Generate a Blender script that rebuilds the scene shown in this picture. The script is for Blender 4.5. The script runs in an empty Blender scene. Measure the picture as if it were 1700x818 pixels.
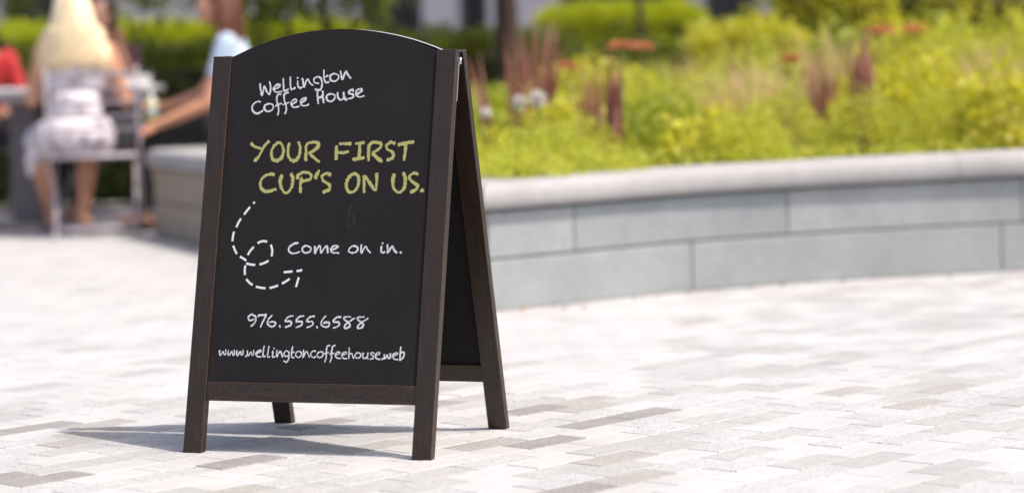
import bpy, bmesh, math, random
import numpy as np
from mathutils import Vector, Matrix, noise
random.seed(7)
rng = np.random.default_rng(7)
scene = bpy.context.scene
C = scene.collection
R = math.radians

# ------------------------------------------------------------------ camera
PITCH, ROLL, EYE, FPX = 0.0686, -0.0258, 0.7458, 3968.6
fwd = Vector((0, math.cos(PITCH), -math.sin(PITCH)))
up0 = Vector((0, math.sin(PITCH), math.cos(PITCH)))
rt0 = Vector((1, 0, 0))
rt = rt0 * math.cos(ROLL) + up0 * math.sin(ROLL)
up = -rt0 * math.sin(ROLL) + up0 * math.cos(ROLL)
cam_d = bpy.data.cameras.new('camera')
cam = bpy.data.objects.new('camera', cam_d)
C.objects.link(cam)
m3 = Matrix((rt, up, -fwd)).transposed()
cam.matrix_world = Matrix.Translation((0, 0, EYE)) @ m3.to_4x4()
cam_d.sensor_width = 36
cam_d.lens = FPX / 1700 * 36
cam_d.clip_start = 0.05
cam_d.clip_end = 6000
cam_d.dof.use_dof = True
cam_d.dof.focus_distance = 4.98
cam_d.dof.aperture_fstop = 2.0
scene.camera = cam

def at(px, py, D):
    """point at depth D metres along the view that the photograph shows at (px, py)"""
    return Vector((0, 0, EYE)) + (fwd + rt * ((px - 850) / FPX) + up * ((409 - py) / FPX)) * D

# ------------------------------------------------------------------ light
SUN_AZ = R(-23)       # direction the sun stands in, measured from +X towards +Y
SUN_EL = R(62)
w = bpy.data.worlds.new('World')
scene.world = w
w.use_nodes = True
nt = w.node_tree
nt.nodes.clear()
sky = nt.nodes.new('ShaderNodeTexSky')
sky.sky_type = 'NISHITA'
sky.sun_disc = False
sky.sun_elevation = SUN_EL
sky.sun_rotation = R(90) - SUN_AZ
sky.dust_density = 4.5
sky.air_density = 0.8
bg = nt.nodes.new('ShaderNodeBackground')
bg.inputs['Strength'].default_value = 0.15
wo = nt.nodes.new('ShaderNodeOutputWorld')
nt.links.new(sky.outputs[0], bg.inputs[0])
nt.links.new(bg.outputs[0], wo.inputs[0])
sd = bpy.data.lights.new('sun', 'SUN')
sd.energy = 3.0
sd.angle = R(0.6)
sd.color = (1, 0.935, 0.85)
sun = bpy.data.objects.new('sun', sd)
C.objects.link(sun)
sdir = Vector((math.cos(SUN_EL) * math.cos(SUN_AZ), math.cos(SUN_EL) * math.sin(SUN_AZ), math.sin(SUN_EL)))
sun.rotation_euler = sdir.to_track_quat('Z', 'Y').to_euler()
scene.view_settings.view_transform = 'Standard'
scene.view_settings.look = 'None'
scene.view_settings.exposure = 0.72
scene.view_settings.gamma = 1

# ------------------------------------------------------------------ helpers
def tag(o, label=None, cat=None, group=None, kind=None):
    if label: o['label'] = label
    if cat: o['category'] = cat
    if group: o['group'] = group
    if kind: o['kind'] = kind
    return o

def thing(name, label, cat, loc=(0, 0, 0), rz=0, group=None):
    o = bpy.data.objects.new(name, None)
    o.empty_display_size = 0.1
    C.objects.link(o)
    o.location = loc
    o.rotation_euler = (0, 0, rz)
    return tag(o, label, cat, group)

def link(name, me, mats=None, parent=None, smooth=False):
    o = bpy.data.objects.new(name, me)
    C.objects.link(o)
    if mats is not None:
        if not isinstance(mats, (list, tuple)): mats = [mats]
        for m in mats: me.materials.append(m)
    if parent is not None: o.parent = parent
    if smooth:
        me.polygons.foreach_set('use_smooth', [True] * len(me.polygons))
    return o

def mesh_from(verts, faces, name='mesh', midx=None):
    me = bpy.data.meshes.new(name)
    me.from_pydata([tuple(v) for v in verts], [], faces)
    if midx is not None: me.polygons.foreach_set('material_index', midx)
    me.update()
    return me

def bm_mesh(bm, name='mesh'):
    me = bpy.data.meshes.new(name)
    bm.normal_update()
    bm.to_mesh(me)
    bm.free()
    return me

def bbox(bm, c, s, rot=None, bevel=0.0, seg=1):
    """bevelled box, centre c, size s"""
    r = bmesh.ops.create_cube(bm, size=1)
    vs = r['verts']
    for v in vs: v.co = Vector((v.co.x * s[0], v.co.y * s[1], v.co.z * s[2]))
    if bevel > 0:
        es = list({e for v in vs for e in v.link_edges})
        g = bmesh.ops.bevel(bm, geom=es, offset=bevel, segments=seg, profile=0.5, affect='EDGES')
        vs = list({v for f in g['faces'] for v in f.verts} | {v for v in vs if v.is_valid})
    M = Matrix.Translation(c) @ (rot.to_4x4() if rot is not None else Matrix.Identity(4))
    for v in vs: v.co = M @ v.co
    return vs

def box_obj(name, c, s, mat, parent=None, rot=None, bevel=0.002, seg=1):
    bm = bmesh.new()
    bbox(bm, c, s, rot, bevel, seg)
    return link(name, bm_mesh(bm, name), mat, parent)

def tube(bm, pts, rad, n=8, flat=1.0, cap=True):
    """tube along points; rad number or list; flat squashes the section's second axis"""
    pts = [Vector(p) for p in pts]
    if not isinstance(rad, (list, tuple)): rad = [rad] * len(pts)
    rings = []
    ref = None
    for i, p in enumerate(pts):
        if i == 0: t = pts[1] - pts[0]
        elif i == len(pts) - 1: t = pts[-1] - pts[-2]
        else: t = (pts[i + 1] - p).normalized() + (p - pts[i - 1]).normalized()
        t.normalize()
        if ref is None: ref = t.cross(Vector((0.31, 0.2, 1)) if abs(t.z) < 0.9 else Vector((1, 0.1, 0))).normalized()
        a = (ref - t * ref.dot(t)).normalized()
        ref = a
        b = t.cross(a)
        rings.append([bm.verts.new(p + (a * math.cos(2 * math.pi * k / n) + b * math.sin(2 * math.pi * k / n) * flat) * rad[i]) for k in range(n)])
    for i in range(len(rings) - 1):
        for k in range(n):
            bm.faces.new((rings[i][k], rings[i][(k + 1) % n], rings[i + 1][(k + 1) % n], rings[i + 1][k]))
    if cap:
        bm.faces.new(list(reversed(rings[0])))
        bm.faces.new(rings[-1])

def tube_obj(name, pts, rad, mat, parent=None, n=8, flat=1.0):
    bm = bmesh.new()
    tube(bm, pts, rad, n, flat)
    return link(name, bm_mesh(bm, name), mat, parent, smooth=True)

def lathe_obj(name, prof, mat, parent=None, loc=(0, 0, 0), n=20):
    bm = bmesh.new()
    rings = []
    for r_, z in prof:
        rings.append([bm.verts.new((loc[0] + r_ * math.cos(2 * math.pi * k / n), loc[1] + r_ * math.sin(2 * math.pi * k / n), loc[2] + z)) for k in range(n)])
    for i in range(len(rings) - 1):
        for k in range(n):
            bm.faces.new((rings[i][k], rings[i][(k + 1) % n], rings[i + 1][(k + 1) % n], rings[i + 1][k]))
    bm.faces.new(list(reversed(rings[0])))
    bm.faces.new(rings[-1])
    return link(name, bm_mesh(bm, name), mat, parent, smooth=True)

def copy_tree(o, parent=None):
    c = o.copy()
    C.objects.link(c)
    c.parent = parent
    for ch in list(o.children): copy_tree(ch, c)
    return c

# ------------------------------------------------------------------ materials
def srgb(r, g, b):
    f = lambda c: (c / 255 / 12.92) if c / 255 <= 0.04045 else ((c / 255 + 0.055) / 1.055) ** 2.4
    return (f(r), f(g), f(b), 1)

class NT:
    def __init__(s, name):
        s.m = bpy.data.materials.new(name)
        s.m.use_nodes = True
        s.t = s.m.node_tree
        s.b = s.t.nodes['Principled BSDF']
        s.out = s.t.nodes['Material Output']
    def n(s, typ, **kw):
        nd = s.t.nodes.new(typ)
        for k, v in kw.items():
            if k.startswith('i_'):
                key = k[2:]
                key = int(key) if key.isdigit() else key.replace('_', ' ')
                nd.inputs[key].default_value = v
            else: setattr(nd, k, v)
        return nd
    def l(s, a, b): s.t.links.new(a, b)
    def coord(s, which='Object', scale=(1, 1, 1)):
        tc = s.n('ShaderNodeTexCoord')
        mp = s.n('ShaderNodeMapping')
        mp.inputs['Scale'].default_value = scale
        s.l(tc.outputs[which], mp.inputs[0])
        return mp.outputs[0]
    def noise(s, vec, scale, detail=3, rough=0.6):
        n = s.n('ShaderNodeTexNoise', i_Scale=scale, i_Detail=detail, i_Roughness=rough)
        s.l(vec, n.inputs['Vector'])
        return n.outputs['Fac']
    def ramp(s, fac, stops, interp='LINEAR'):
        r = s.n('ShaderNodeValToRGB')
        r.color_ramp.interpolation = interp
        e = r.color_ramp.elements
        while len(e) < len(stops): e.new(0.5)
        for i, (p, c) in enumerate(stops):
            e[i].position = p
            e[i].color = c if len(c) == 4 else (*c, 1)
        s.l(fac, r.inputs[0])
        return r.outputs[0]
    def mix(s, fac, a, b, mode='MIX'):
        m = s.n('ShaderNodeMix', data_type='RGBA', blend_type=mode)
        for sock, v in ((m.inputs[0], fac), (m.inputs[6], a), (m.inputs[7], b)):
            if hasattr(v, 'links') or isinstance(v, bpy.types.NodeSocket): s.l(v, sock)
            else: sock.default_value = v
        return m.outputs[2]
    def bump(s, h, strength=0.3, dist=0.002):
        b = s.n('ShaderNodeBump', i_Strength=strength, i_Distance=dist)
        s.l(h, b.inputs['Height'])
        s.l(b.outputs[0], s.b.inputs['Normal'])
    def color(s, c):
        if isinstance(c, bpy.types.NodeSocket): s.l(c, s.b.inputs['Base Color'])
        else: s.b.inputs['Base Color'].default_value = c
    def rough(s, v): s.b.inputs['Roughness'].default_value = v

def simple(name, col, rough=0.6, var=0.12, scale=20, metal=0.0, bump=0.0):
    k = NT(name)
    v = k.coord()
    f = k.noise(v, scale, 4)
    c1 = tuple(max(0, x * (1 - var)) for x in col[:3])
    c2 = tuple(min(1, x * (1 + var)) for x in col[:3])
    k.color(k.ramp(f, [(0.3, c1), (0.7, c2)]))
    k.rough(rough)
    k.b.inputs['Metallic'].default_value = metal
    if bump: k.bump(k.noise(v, scale * 6, 3), bump, 0.002)
    return k.m

def leaf_mat(name, cols, trans=0.45, rough=0.5):
    """leaf colour varies leaf by leaf; light passes through"""
    k = NT(name)
    g = k.n('ShaderNodeNewGeometry')
    c = k.ramp(g.outputs['Random Per Island'], [(i / max(1, len(cols) - 1), x) for i, x in enumerate(cols)])
    k.color(c)
    k.rough(rough)
    k.b.inputs['Specular IOR Level'].default_value = 0.35
    tr = k.n('ShaderNodeBsdfTranslucent')
    k.l(k.mix(0.35, c, (0.68, 0.64, 0.03, 1)), tr.inputs[0])
    ms = k.n('ShaderNodeMixShader', i_0=trans)
    k.l(k.b.outputs[0], ms.inputs[1])
    k.l(tr.outputs[0], ms.inputs[2])
    k.l(ms.outputs[0], k.out.inputs[0])
    return k.m

# stained wood of the board: fine grain, pale wear on the arrises
def wood_mat(name, axis):
    k = NT(name)
    sc = [230, 230, 230]
    sc[axis] = 12
    v = k.coord('Object', tuple(sc))
    f = k.noise(v, 1.0, 4, 0.7)
    sc2 = [900, 900, 900]
    sc2[axis] = 330
    f2 = k.noise(k.coord('Object', tuple(sc2)), 1.0, 2, 0.6)
    base = k.ramp(f, [(0.25, srgb(12, 8, 5)), (0.5, srgb(27, 18, 11)), (0.78, srgb(60, 42, 27))])
    base = k.mix(k.ramp(f2, [(0.45, (0, 0, 0)), (0.75, (0.7, 0.7, 0.7))]), base, srgb(88, 64, 42))
    bv = k.n('ShaderNodeBevel', samples=6, i_Radius=0.0011)
    g = k.n('ShaderNodeNewGeometry')
    dt = k.n('ShaderNodeVectorMath', operation='DOT_PRODUCT')
    k.l(bv.outputs[0], dt.inputs[0])
    k.l(g.outputs['Normal'], dt.inputs[1])
    wear = k.ramp(dt.outputs['Value'], [(0.9, (1, 1, 1)), (0.985, (0, 0, 0))])
    brk = k.ramp(k.noise(k.coord(), 60, 4), [(0.42, (0.15, 0.15, 0.15)), (0.6, (0.85, 0.85, 0.85))])
    wm = k.mix(1.0, wear, brk, 'MULTIPLY')
    k.color(k.mix(wm, base, srgb(165, 118, 78)))
    k.rough(0.42)
    k.bump(f, 0.25, 0.0006)
    return k.m
wood_z = wood_mat('dark_stained_wood_upright', 2)
wood_x = wood_mat('dark_stained_wood_rail', 0)

k = NT('chalkboard_black')
v = k.coord()
f = k.noise(k.coord('Object', (5, 5, 2.2)), 1.6, 6, 0.72)
k.color(k.ramp(f, [(0.3, srgb(19, 17, 18)), (0.75, srgb(33, 29, 30))]))
k.b.inputs['Roughness'].default_value = 0.8
k.b.inputs['Specular IOR Level'].default_value = 0.25
k.bump(k.noise(v, 900, 2), 0.15, 0.0003)
board_mat = k.m

def chalk_mat(name, col, cover=0.5):
    k = NT(name)
    v = k.coord()
    f = k.noise(v, 480, 4, 0.75)
    m = k.ramp(f, [(cover - 0.17, (0, 0, 0)), (cover - 0.07, (1, 1, 1))])
    k.color(k.mix(m, srgb(42, 38, 39), col))
    k.rough(0.95)
    k.b.inputs['Specular IOR Level'].default_value = 0.1
    return k.m
chalk_white = chalk_mat('white_chalk', (0.563, 0.563, 0.572, 1), 0.51)
chalk_yellow = chalk_mat('yellow_chalk', (0.370, 0.352, 0.136, 1), 0.50)
chalk_flat = chalk_mat('dense_white_chalk', (0.616, 0.616, 0.616, 1), 0.36)
chalk_ghost = simple('erased_chalk', srgb(34, 31, 33), 0.8, 0.1, 300)
raw_edge = simple('pale_laminate_edge', (0.30, 0.30, 0.31), 0.5, 0.1, 200)
steel = simple('bright_steel', (0.62, 0.62, 0.64), 0.25, 0.05, 60, 1.0)

# paving stones
def stone(name, c1, c2, speck=0.0, speckcol=(0.05, 0.05, 0.055), spread=0.0):
    k = NT(name)
    tc = k.n('ShaderNodeNewGeometry')
    pos = tc.outputs['Position']
    f = k.noise(pos, 55, 5, 0.7)
    f0 = k.noise(pos, 3.2, 6, 0.72)
    base = k.ramp(f, [(0.3, c1), (0.7, c2)])
    base = k.mix(k.ramp(f0, [(0.38, (0, 0, 0)), (0.68, (0.6, 0.6, 0.6))]), base, tuple(x * 0.78 for x in c1[:3]) + (1,))
    if speck > 0:
        vo = k.n('ShaderNodeTexVoronoi', i_Scale=230)
        k.l(pos, vo.inputs['Vector'])
        s1 = k.n('ShaderNodeSeparateColor')
        k.l(vo.outputs['Color'], s1.inputs[0])
        a = k.ramp(s1.outputs[0], [(1 - speck - 0.01, (0, 0, 0)), (1 - speck, (1, 1, 1))])
        bsp = k.ramp(vo.outputs['Distance'], [(0.30, (1, 1, 1)), (0.42, (0, 0, 0))])
        base = k.mix(k.mix(1.0, a, bsp, 'MULTIPLY'), base, (*speckcol, 1))
        a2 = k.ramp(s1.outputs[1], [(1 - speck * 1.4 - 0.01, (0, 0, 0)), (1 - speck * 1.4, (0.5, 0.5, 0.5))])
        base = k.mix(k.mix(1.0, a2, bsp, 'MULTIPLY'), base, (0.34, 0.33, 0.34, 1))
    k.color(base)
    k.rough(0.8)
    k.bump(k.noise(pos, 260, 3, 0.7), 0.35, 0.0015)
    return k.m
STONES = [
    stone('paving_off_white', (0.371, 0.358, 0.353), (0.446, 0.433, 0.427)),
    stone('paving_white_speckled', (0.340, 0.336, 0.332), (0.427, 0.419, 0.415), 0.26, (0.040, 0.040, 0.043)),
    stone('paving_pale_grey', (0.300, 0.292, 0.285), (0.385, 0.376, 0.368), 0.16, (0.095, 0.095, 0.103)),
    stone('paving_warm_grey', (0.261, 0.245, 0.225), (0.340, 0.324, 0.300), 0.12, (0.490, 0.482, 0.474)),
    stone('paving_taupe', (0.190, 0.178, 0.170), (0.261, 0.245, 0.237), 0.12, (0.435, 0.427, 0.419)),
]
joint_mat = stone('paving_joint_sand', (0.250, 0.243, 0.237), (0.337, 0.331, 0.325))
wall_stone = stone('planter_grey_stone', (0.232, 0.254, 0.258), (0.310, 0.331, 0.335), 0.10, (0.189, 0.198, 0.206))
wall_stone_b = stone('planter_grey_stone_light', (0.267, 0.284, 0.286), (0.344, 0.361, 0.361), 0.10, (0.215, 0.224, 0.232))
wall_stone_bounce = stone('planter_stone_warm_bounce', (0.300, 0.235, 0.175), (0.375, 0.305, 0.235), 0.08, (0.172, 0.155, 0.138))  # left wall's warm bounce light is put into the stone colour
coping_mat = stone('coping_pale_granite', (0.292, 0.280, 0.275), (0.378, 0.365, 0.361), 0.10, (0.224, 0.215, 0.224))
core_mat = simple('dark_mortar', (0.10, 0.105, 0.11), 0.9)
soil_mat = simple('garden_soil', (0.055, 0.035, 0.02), 0.95, 0.4, 14, bump=0.6)

CHALK = {
 'coffee_house_name': (36, [
  '-1643,7793 -1620,7657 -1575,7531 -1543,7734 -1475,7618 -1411,7555 -1389,7666 -1405,7752 -1427,7831',
  '-1294,7664 -1183,7718 -1194,7758 -1255,7755 -1315,7700 -1316,7650 -1258,7599 -1121,7610',
  '-1110,7894 -1102,7759 -1069,7630 -979,7656',
  '-954,7919 -939,7783 -910,7655 -821,7684',
  '-774,7829 -763,7722 -713,7671 -670,7698',
  '.-784,7893',
  '-672,7883 -647,7790 -621,7693 -587,7803 -547,7859 -488,7779 -421,7725',
  '-1603,7400 -1673,7409 -1769,7347 -1785,7261 -1732,7175 -1637,7151 -1534,7213',
  'o-1407,7353 -1496,7312 -1489,7227 -1394,7189 -1306,7237 -1305,7322',
  '-1140,7553 -1208,7548 -1233,7477 -1219,7392 -1181,7306 -1164,7192 -1181,7107',
  '-1250,7300 -1117,7361',
  '-966,7578 -1042,7572 -1067,7502 -1043,7402 -1006,7316 -991,7216 -1014,7132',
  '-1083,7325 -942,7374',
  '-877,7327 -768,7396 -787,7439 -861,7412 -895,7356 -867,7292 -804,7262 -699,7288',
  '-659,7358 -558,7427 -568,7462 -650,7436 -678,7373 -640,7308 -578,7293 -481,7319',
  '-236,7858 -276,7894 -353,7903 -409,7848 -382,7784 -312,7765 -290,7774',
  '-260,7880 -216,7794 -215,7680 -256,7622 -363,7639',
  '-190,8048 -186,7934 -162,7828 -124,7777 -57,7787',
  '-133,7898 -90,7932',
  'o51,7964 -36,7916 -23,7838 55,7801 136,7834 153,7912',
  '187,8017 211,7938 238,7832 279,7937 327,7999 370,7920 435,7855',
  '-306,7591 -290,7470 -267,7328',
  '-186,7602 -172,7467 -144,7347',
  '-289,7456 -170,7482',
  'o0,7534 -87,7494 -73,7409 5,7372 91,7419 93,7504',
  '159,7559 171,7460 228,7399 300,7443 291,7563',
  '291,7563 314,7457 356,7399 377,7420',
  '516,7571 498,7614 425,7588 421,7538 505,7508 510,7445 414,7426',
  '588,7507 702,7581 684,7624 603,7605 571,7535 605,7471 674,7455 762,7474',
 ]),
 'offer_lettering': (57, [
  '-1750,6514 -1646,6438 -1505,6398',
  '-1339,6553 -1451,6435 -1534,6257 -1637,6131',
  'o-1118,6519 -1224,6432 -1262,6298 -1220,6178 -1136,6132 -1028,6190 -982,6324 -1034,6473',
  '-867,6501 -884,6367 -862,6233 -783,6135 -687,6141 -616,6259 -610,6392 -656,6527',
  '-462,6131 -467,6301 -471,6450 -395,6508 -219,6498 -205,6416 -302,6329 -387,6293 -275,6187 -157,6097',
  '-1161,5843 -1259,5851 -1384,5808 -1464,5690 -1446,5571 -1342,5488 -1230,5494 -1096,5530',
  '-984,5833 -1010,5715 -979,5566 -890,5462 -795,5476 -733,5608 -729,5756 -769,5860',
  '-608,5748 -621,5814 -522,5872 -395,5878 -319,5826 -336,5737 -508,5687',
  '-530,5769 -544,5636 -530,5459',
  '-144,5920 -218,5751',
  '126,5821 4,5852 -69,5779 2,5675 117,5615 109,5512 -13,5454',
  '282,6475 535,6471',
  '215,6425 220,6292 228,6144',
  '233,6291 375,6282 492,6310',
  '645,6469 832,6489',
  '733,6453 743,6313 737,6174',
  '606,6139 855,6172',
  '961,6112 948,6296 961,6442 1051,6492 1193,6475 1214,6402 1111,6308 1036,6272 1136,6176 1260,6086',
  '1521,6463 1426,6486 1344,6429 1358,6348 1488,6273 1495,6164 1374,6114',
  '1601,6432 1784,6466 1938,6486',
  '1763,6445 1765,6298 1747,6109',
  'o644,5838 540,5758 496,5612 545,5479 641,5457 730,5522 774,5668 733,5800',
  '907,5447 895,5623 891,5783 1035,5621 1154,5489 1173,5664 1160,5839',
  '1550,5820 1528,5689 1563,5529 1669,5441 1774,5498 1809,5657 1793,5774 1750,5847',
  '2076,5814 1982,5837 1894,5765 1947,5670 2076,5582 2051,5495 1939,5445',
  '.2186,5501 2207,5458',
 ]),
 'dashed_arrow': (47, [
  '|-1661,5159 -1729,5080 -1788,5000',
  '|-1853,4918 -1906,4826 -1946,4730',
  '|-1992,4640 -2009,4536 -2012,4435',
  '|-1985,4343 -1938,4247 -1886,4169',
  '|-1808,4114 -1656,4030',
  '|-1656,3970 -1544,3946 -1444,3939',
  '|-1347,3947 -1240,3978 -1144,4026',
  '|-1081,4119 -1078,4246 -1119,4362',
  '|-1210,4427 -1321,4436 -1428,4396',
  '|-1509,4319 -1581,4234 -1634,4145',
  '|-1669,3929 -1676,3826 -1663,3725',
  '|-1624,3641 -1558,3574 -1469,3515',
  '|-1393,3484 -1282,3461 -1169,3452',
  '|-1078,3457 -983,3477 -887,3511',
  '|-801,3549 -714,3597 -633,3650',
  '|-781,3785 -580,3805',
  '|-490,3812 -375,3825',
  '.-388,3829',
  '|-428,3682 -477,3477',
  '.-1579,5248',
 ]),
 'invitation_line': (36, [
  '-496,4394 -589,4386 -693,4308 -695,4230 -624,4183 -547,4183 -448,4214',
  'o-315,4339 -395,4292 -382,4222 -303,4191 -221,4222 -202,4292',
  '-115,4331 -101,4183 -65,4269 -3,4339 33,4191 86,4269 156,4331 184,4191',
  '271,4253 401,4307 365,4338 291,4323 245,4261 292,4199 435,4188',
  'o748,4338 661,4276 657,4222 734,4191 823,4215 851,4292',
  '924,4361 933,4191 985,4276 1031,4322 1078,4245 1140,4191',
  '1377,4330 1373,4230 1412,4192 1459,4215',
  '.1394,4391',
  '1507,4360 1518,4192 1570,4276 1616,4322 1662,4245 1723,4192',
  '.1804,4215 1814,4184',
 ]),
 'telephone_number': (34, [
  '-1355,2863 -1439,2903 -1515,2845 -1474,2780 -1368,2806',
  '-1362,2879 -1331,2790 -1378,2708 -1437,2659',
  '-1283,2855 -1268,2888 -1100,2898',
  '-1108,2889 -1161,2775 -1221,2637',
  '-975,2891 -1056,2792 -1057,2703 -956,2656 -880,2705 -911,2753 -1016,2744',
  '.-786,2682 -772,2642',
  '-496,2879 -600,2862 -664,2772 -540,2765 -534,2693 -654,2643',
  '-253,2878 -357,2861 -421,2771 -297,2765 -291,2692 -411,2642',
  '-11,2879 -115,2861 -178,2772 -55,2765 -49,2693 -168,2643',
  '.50,2675 67,2635',
  '241,2886 161,2788 159,2700 258,2653 333,2702 303,2758 199,2741',
  '581,2873 478,2856 415,2767 537,2760 543,2688 425,2639',
  '798,2875 660,2866 663,2818 755,2754 794,2691 728,2642 667,2657 705,2730 787,2787 886,2852',
  '1095,2873 958,2864 961,2816 1052,2753 1091,2689 1026,2641 964,2656 1002,2728 1084,2785 1183,2850',
 ]),
 'web_address': (27, [
  '-2114,2148 -2115,2083 -2092,2042 -2034,2126 -2002,2055 -1965,2085 -1978,2162',
  '-1915,2149 -1917,2084 -1894,2043 -1835,2126 -1803,2056 -1767,2086 -1780,2162',
  '-1717,2150 -1719,2085 -1696,2044 -1637,2128 -1606,2058 -1569,2088 -1582,2164',
  '.-1512,2045 -1497,2021',
  '-1473,2148 -1474,2083 -1451,2042 -1393,2125 -1361,2055 -1325,2085 -1338,2162',
  '-1257,2096 -1164,2138 -1185,2161 -1248,2137 -1276,2084 -1239,2031 -1155,2027',
  '-1102,2251 -1113,2151 -1118,2057 -1097,2028 -1059,2040',
  '-992,2252 -1004,2152 -1009,2058 -987,2023 -956,2036',
  '-894,2154 -900,2072 -884,2025 -840,2037',
  '.-879,2207',
  '-806,2173 -803,2026 -762,2109 -720,2150 -696,2086 -666,2028',
  '-540,2136 -593,2158 -641,2116 -630,2064 -571,2041 -535,2077',
  '-534,2147 -525,2030 -539,1960 -581,1924 -640,1953',
  '-452,2248 -470,2148 -469,2055 -441,2020 -403,2032',
  '-455,2119 -412,2143',
  'o-317,2156 -372,2115 -367,2056 -314,2028 -259,2058 -251,2122',
  '-204,2181 -205,2024 -167,2112 -126,2153 -96,2095 -62,2032',
  '71,2156 20,2167 -34,2120 -30,2067 30,2027 79,2051',
  'o173,2152 113,2110 110,2058 170,2029 230,2065 232,2129',
  '379,2283 329,2270 309,2194 309,2113 315,2032 284,1938',
  '265,2106 358,2137',
  '499,2284 449,2266 429,2196 427,2115 433,2033 404,1940',
  '386,2102 479,2127',
  '532,2093 617,2129 597,2152 541,2140 513,2087 549,2029 632,2019',
  '676,2095 762,2125 741,2154 680,2136 658,2083 694,2026 777,2018',
  '810,2242 812,2132 814,2022',
  '815,2097 875,2127 898,2075 921,2018',
  'o1006,2146 958,2111 956,2053 1014,2031 1068,2061 1070,2118',
  '1125,2142 1125,2056 1165,2027 1224,2069 1231,2144',
  '1231,2144 1225,2057 1241,2011',
  '1369,2134 1324,2151 1289,2122 1355,2076 1352,2030 1284,2018',
  '1416,2095 1494,2125 1480,2153 1419,2141 1397,2089 1426,2031 1508,2015',
  '.1556,2039 1565,2010',
  '1594,2120 1592,2063 1613,2028 1658,2104 1687,2035 1734,2071 1717,2139',
  '1801,2095 1879,2125 1865,2153 1804,2135 1783,2083 1818,2026 1899,2016',
  '1943,2275 1940,2137 1937,1999',
  '1940,2143 2000,2172 2027,2133 2008,2058 1937,1999',
 ]),
 'erased_mark': (26, [
  '645,5207 598,5061 588,4869 591,4716',
  '609,5023 714,4945 728,4868 686,4761 591,4716',
 ]),
}

# ------------------------------------------------------------------ ground and paving
bm = bmesh.new()
for v in ((-2500, -600), (2500, -600), (2500, 4000), (-2500, 4000)): bm.verts.new((v[0], v[1], -0.006))
bm.verts.ensure_lookup_table()
bm.faces.new(bm.verts)
ground = link('plaza_ground', bm_mesh(bm), joint_mat)
tag(ground, kind='structure', label='pale plaza ground under the paving stones')

PA = R(48)
PL, PW, JT = 0.176, 0.0865, 0.0022
ax = Vector((math.cos(PA), math.sin(PA)))
bx = Vector((math.sin(PA), -math.cos(PA)))
def paver_mesh(mat):
    bm = bmesh.new()
    a, b, t, c = PL / 2 - JT / 2, PW / 2 - JT / 2, 0.0, 0.0022
    top = [bm.verts.new((x * (a - c), y * (b - c), t)) for x, y in ((-1, -1), (1, -1), (1, 1), (-1, 1))]
    mid = [bm.verts.new((x * a, y * b, t - c)) for x, y in ((-1, -1), (1, -1), (1, 1), (-1, 1))]
    low = [bm.verts.new((x * a, y * b, -0.012)) for x, y in ((-1, -1), (1, -1), (1, 1), (-1, 1))]
    bm.faces.new(top)
    for i in range(4):
        j = (i + 1) % 4
        bm.faces.new((mid[i], mid[j], top[j], top[i]))
        bm.faces.new((low[i], low[j], mid[j], mid[i]))
    me = bm_mesh(bm, 'paving_stone')
    me.materials.append(mat)
    return me
PM = [paver_mesh(m) for m in STONES]
cells = []
for i in range(-190, 190):
    for j in range(-190, 190):
        off = (0.5 if j % 2 else 0.0) + (0.08 if j % 4 == 1 else 0)
        p = ax * ((i + off) * PL) + bx * (j * PW) + Vector((0, 9))
        if p.y < 3.9 or p.y > 15.2 or abs(p.x) > 0.225 * p.y + 0.45: continue
        if p.y > 8.9 and p.x > -0.9: continue                      # under the planter
        cells.append(p)
def pick(p):
    u = random.random()
    px = 850 + p.x / p.y * FPX
    if px > 1080: wts = (0.34, 0.36, 0.285, 0.015, 0.0)
    elif p.y > 5.9: wts = (0.80, 0.13, 0.06, 0.01, 0.0)  # blown-out sunlight put into the stone choice: mostly off-white farther out
    else: wts = (0.36, 0.33, 0.16, 0.10, 0.05)
    s = 0
    for k_, w_ in enumerate(wts):
        s += w_
        if u < s: return k_
    return 0
# visible ones first, nearest shown largest
cells.sort(key=lambda p: (0 if (abs(p.x) < 0.214 * p.y + 0.06 and p.y > 4.15) else 1, p.y))
V, F, MI = [], [], []
src = PM[0]
for n_, p in enumerate(cells):
    kx = pick(p)
    dz = random.uniform(-0.0008, 0.0008)
    rzz = PA + random.uniform(-0.004, 0.004)
    if n_ < 300:
        o = bpy.data.objects.new('paving_stone', PM[kx])
        C.objects.link(o)
        o.location = (p.x, p.y, dz)
        o.rotation_euler = (random.uniform(-.003, .003), random.uniform(-.003, .003), rzz)
        o.parent = ground
    else:
        b0 = len(V)
        ca, sa = math.cos(rzz), math.sin(rzz)
        for vv in src.vertices:
            x, y, z = vv.co
            V.append((p.x + ca * x - sa * y, p.y + sa * x + ca * y, z + dz))
        for ff in src.polygons:
            F.append([b0 + q for q in ff.vertices])
            MI.append(kx)
o = link('paving_stones', mesh_from(V, F, 'paving_stones', MI), STONES, ground)
tag(o, kind='stuff')

# ------------------------------------------------------------------ the A-frame board
S = 0.84
W_, LW, LD, TH, GAP, HP, RB0, RB1 = (0.6584 * S, 0.0503 * S, 0.0242 * S, 0.2408, 0.0102 * S, 0.0635 * S, 0.132 * S, 0.1775 * S)
LEN = S
sign = thing('sandwich_board', 'dark wooden A-frame chalkboard sign with arched top standing open on the pale paving', 'chalkboard sign', (-0.4317, 4.8054, 0), -0.3508)
sv, cv = math.sin(TH), math.cos(TH)
YC = sv * LEN + LD * cv + GAP
def fr(x, l, d): return Vector((x, l * sv + d * cv, l * cv - d * sv))
def mir(v): return Vector((v.x, 2 * YC - v.y, v.z))
H = W_ / 2

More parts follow.
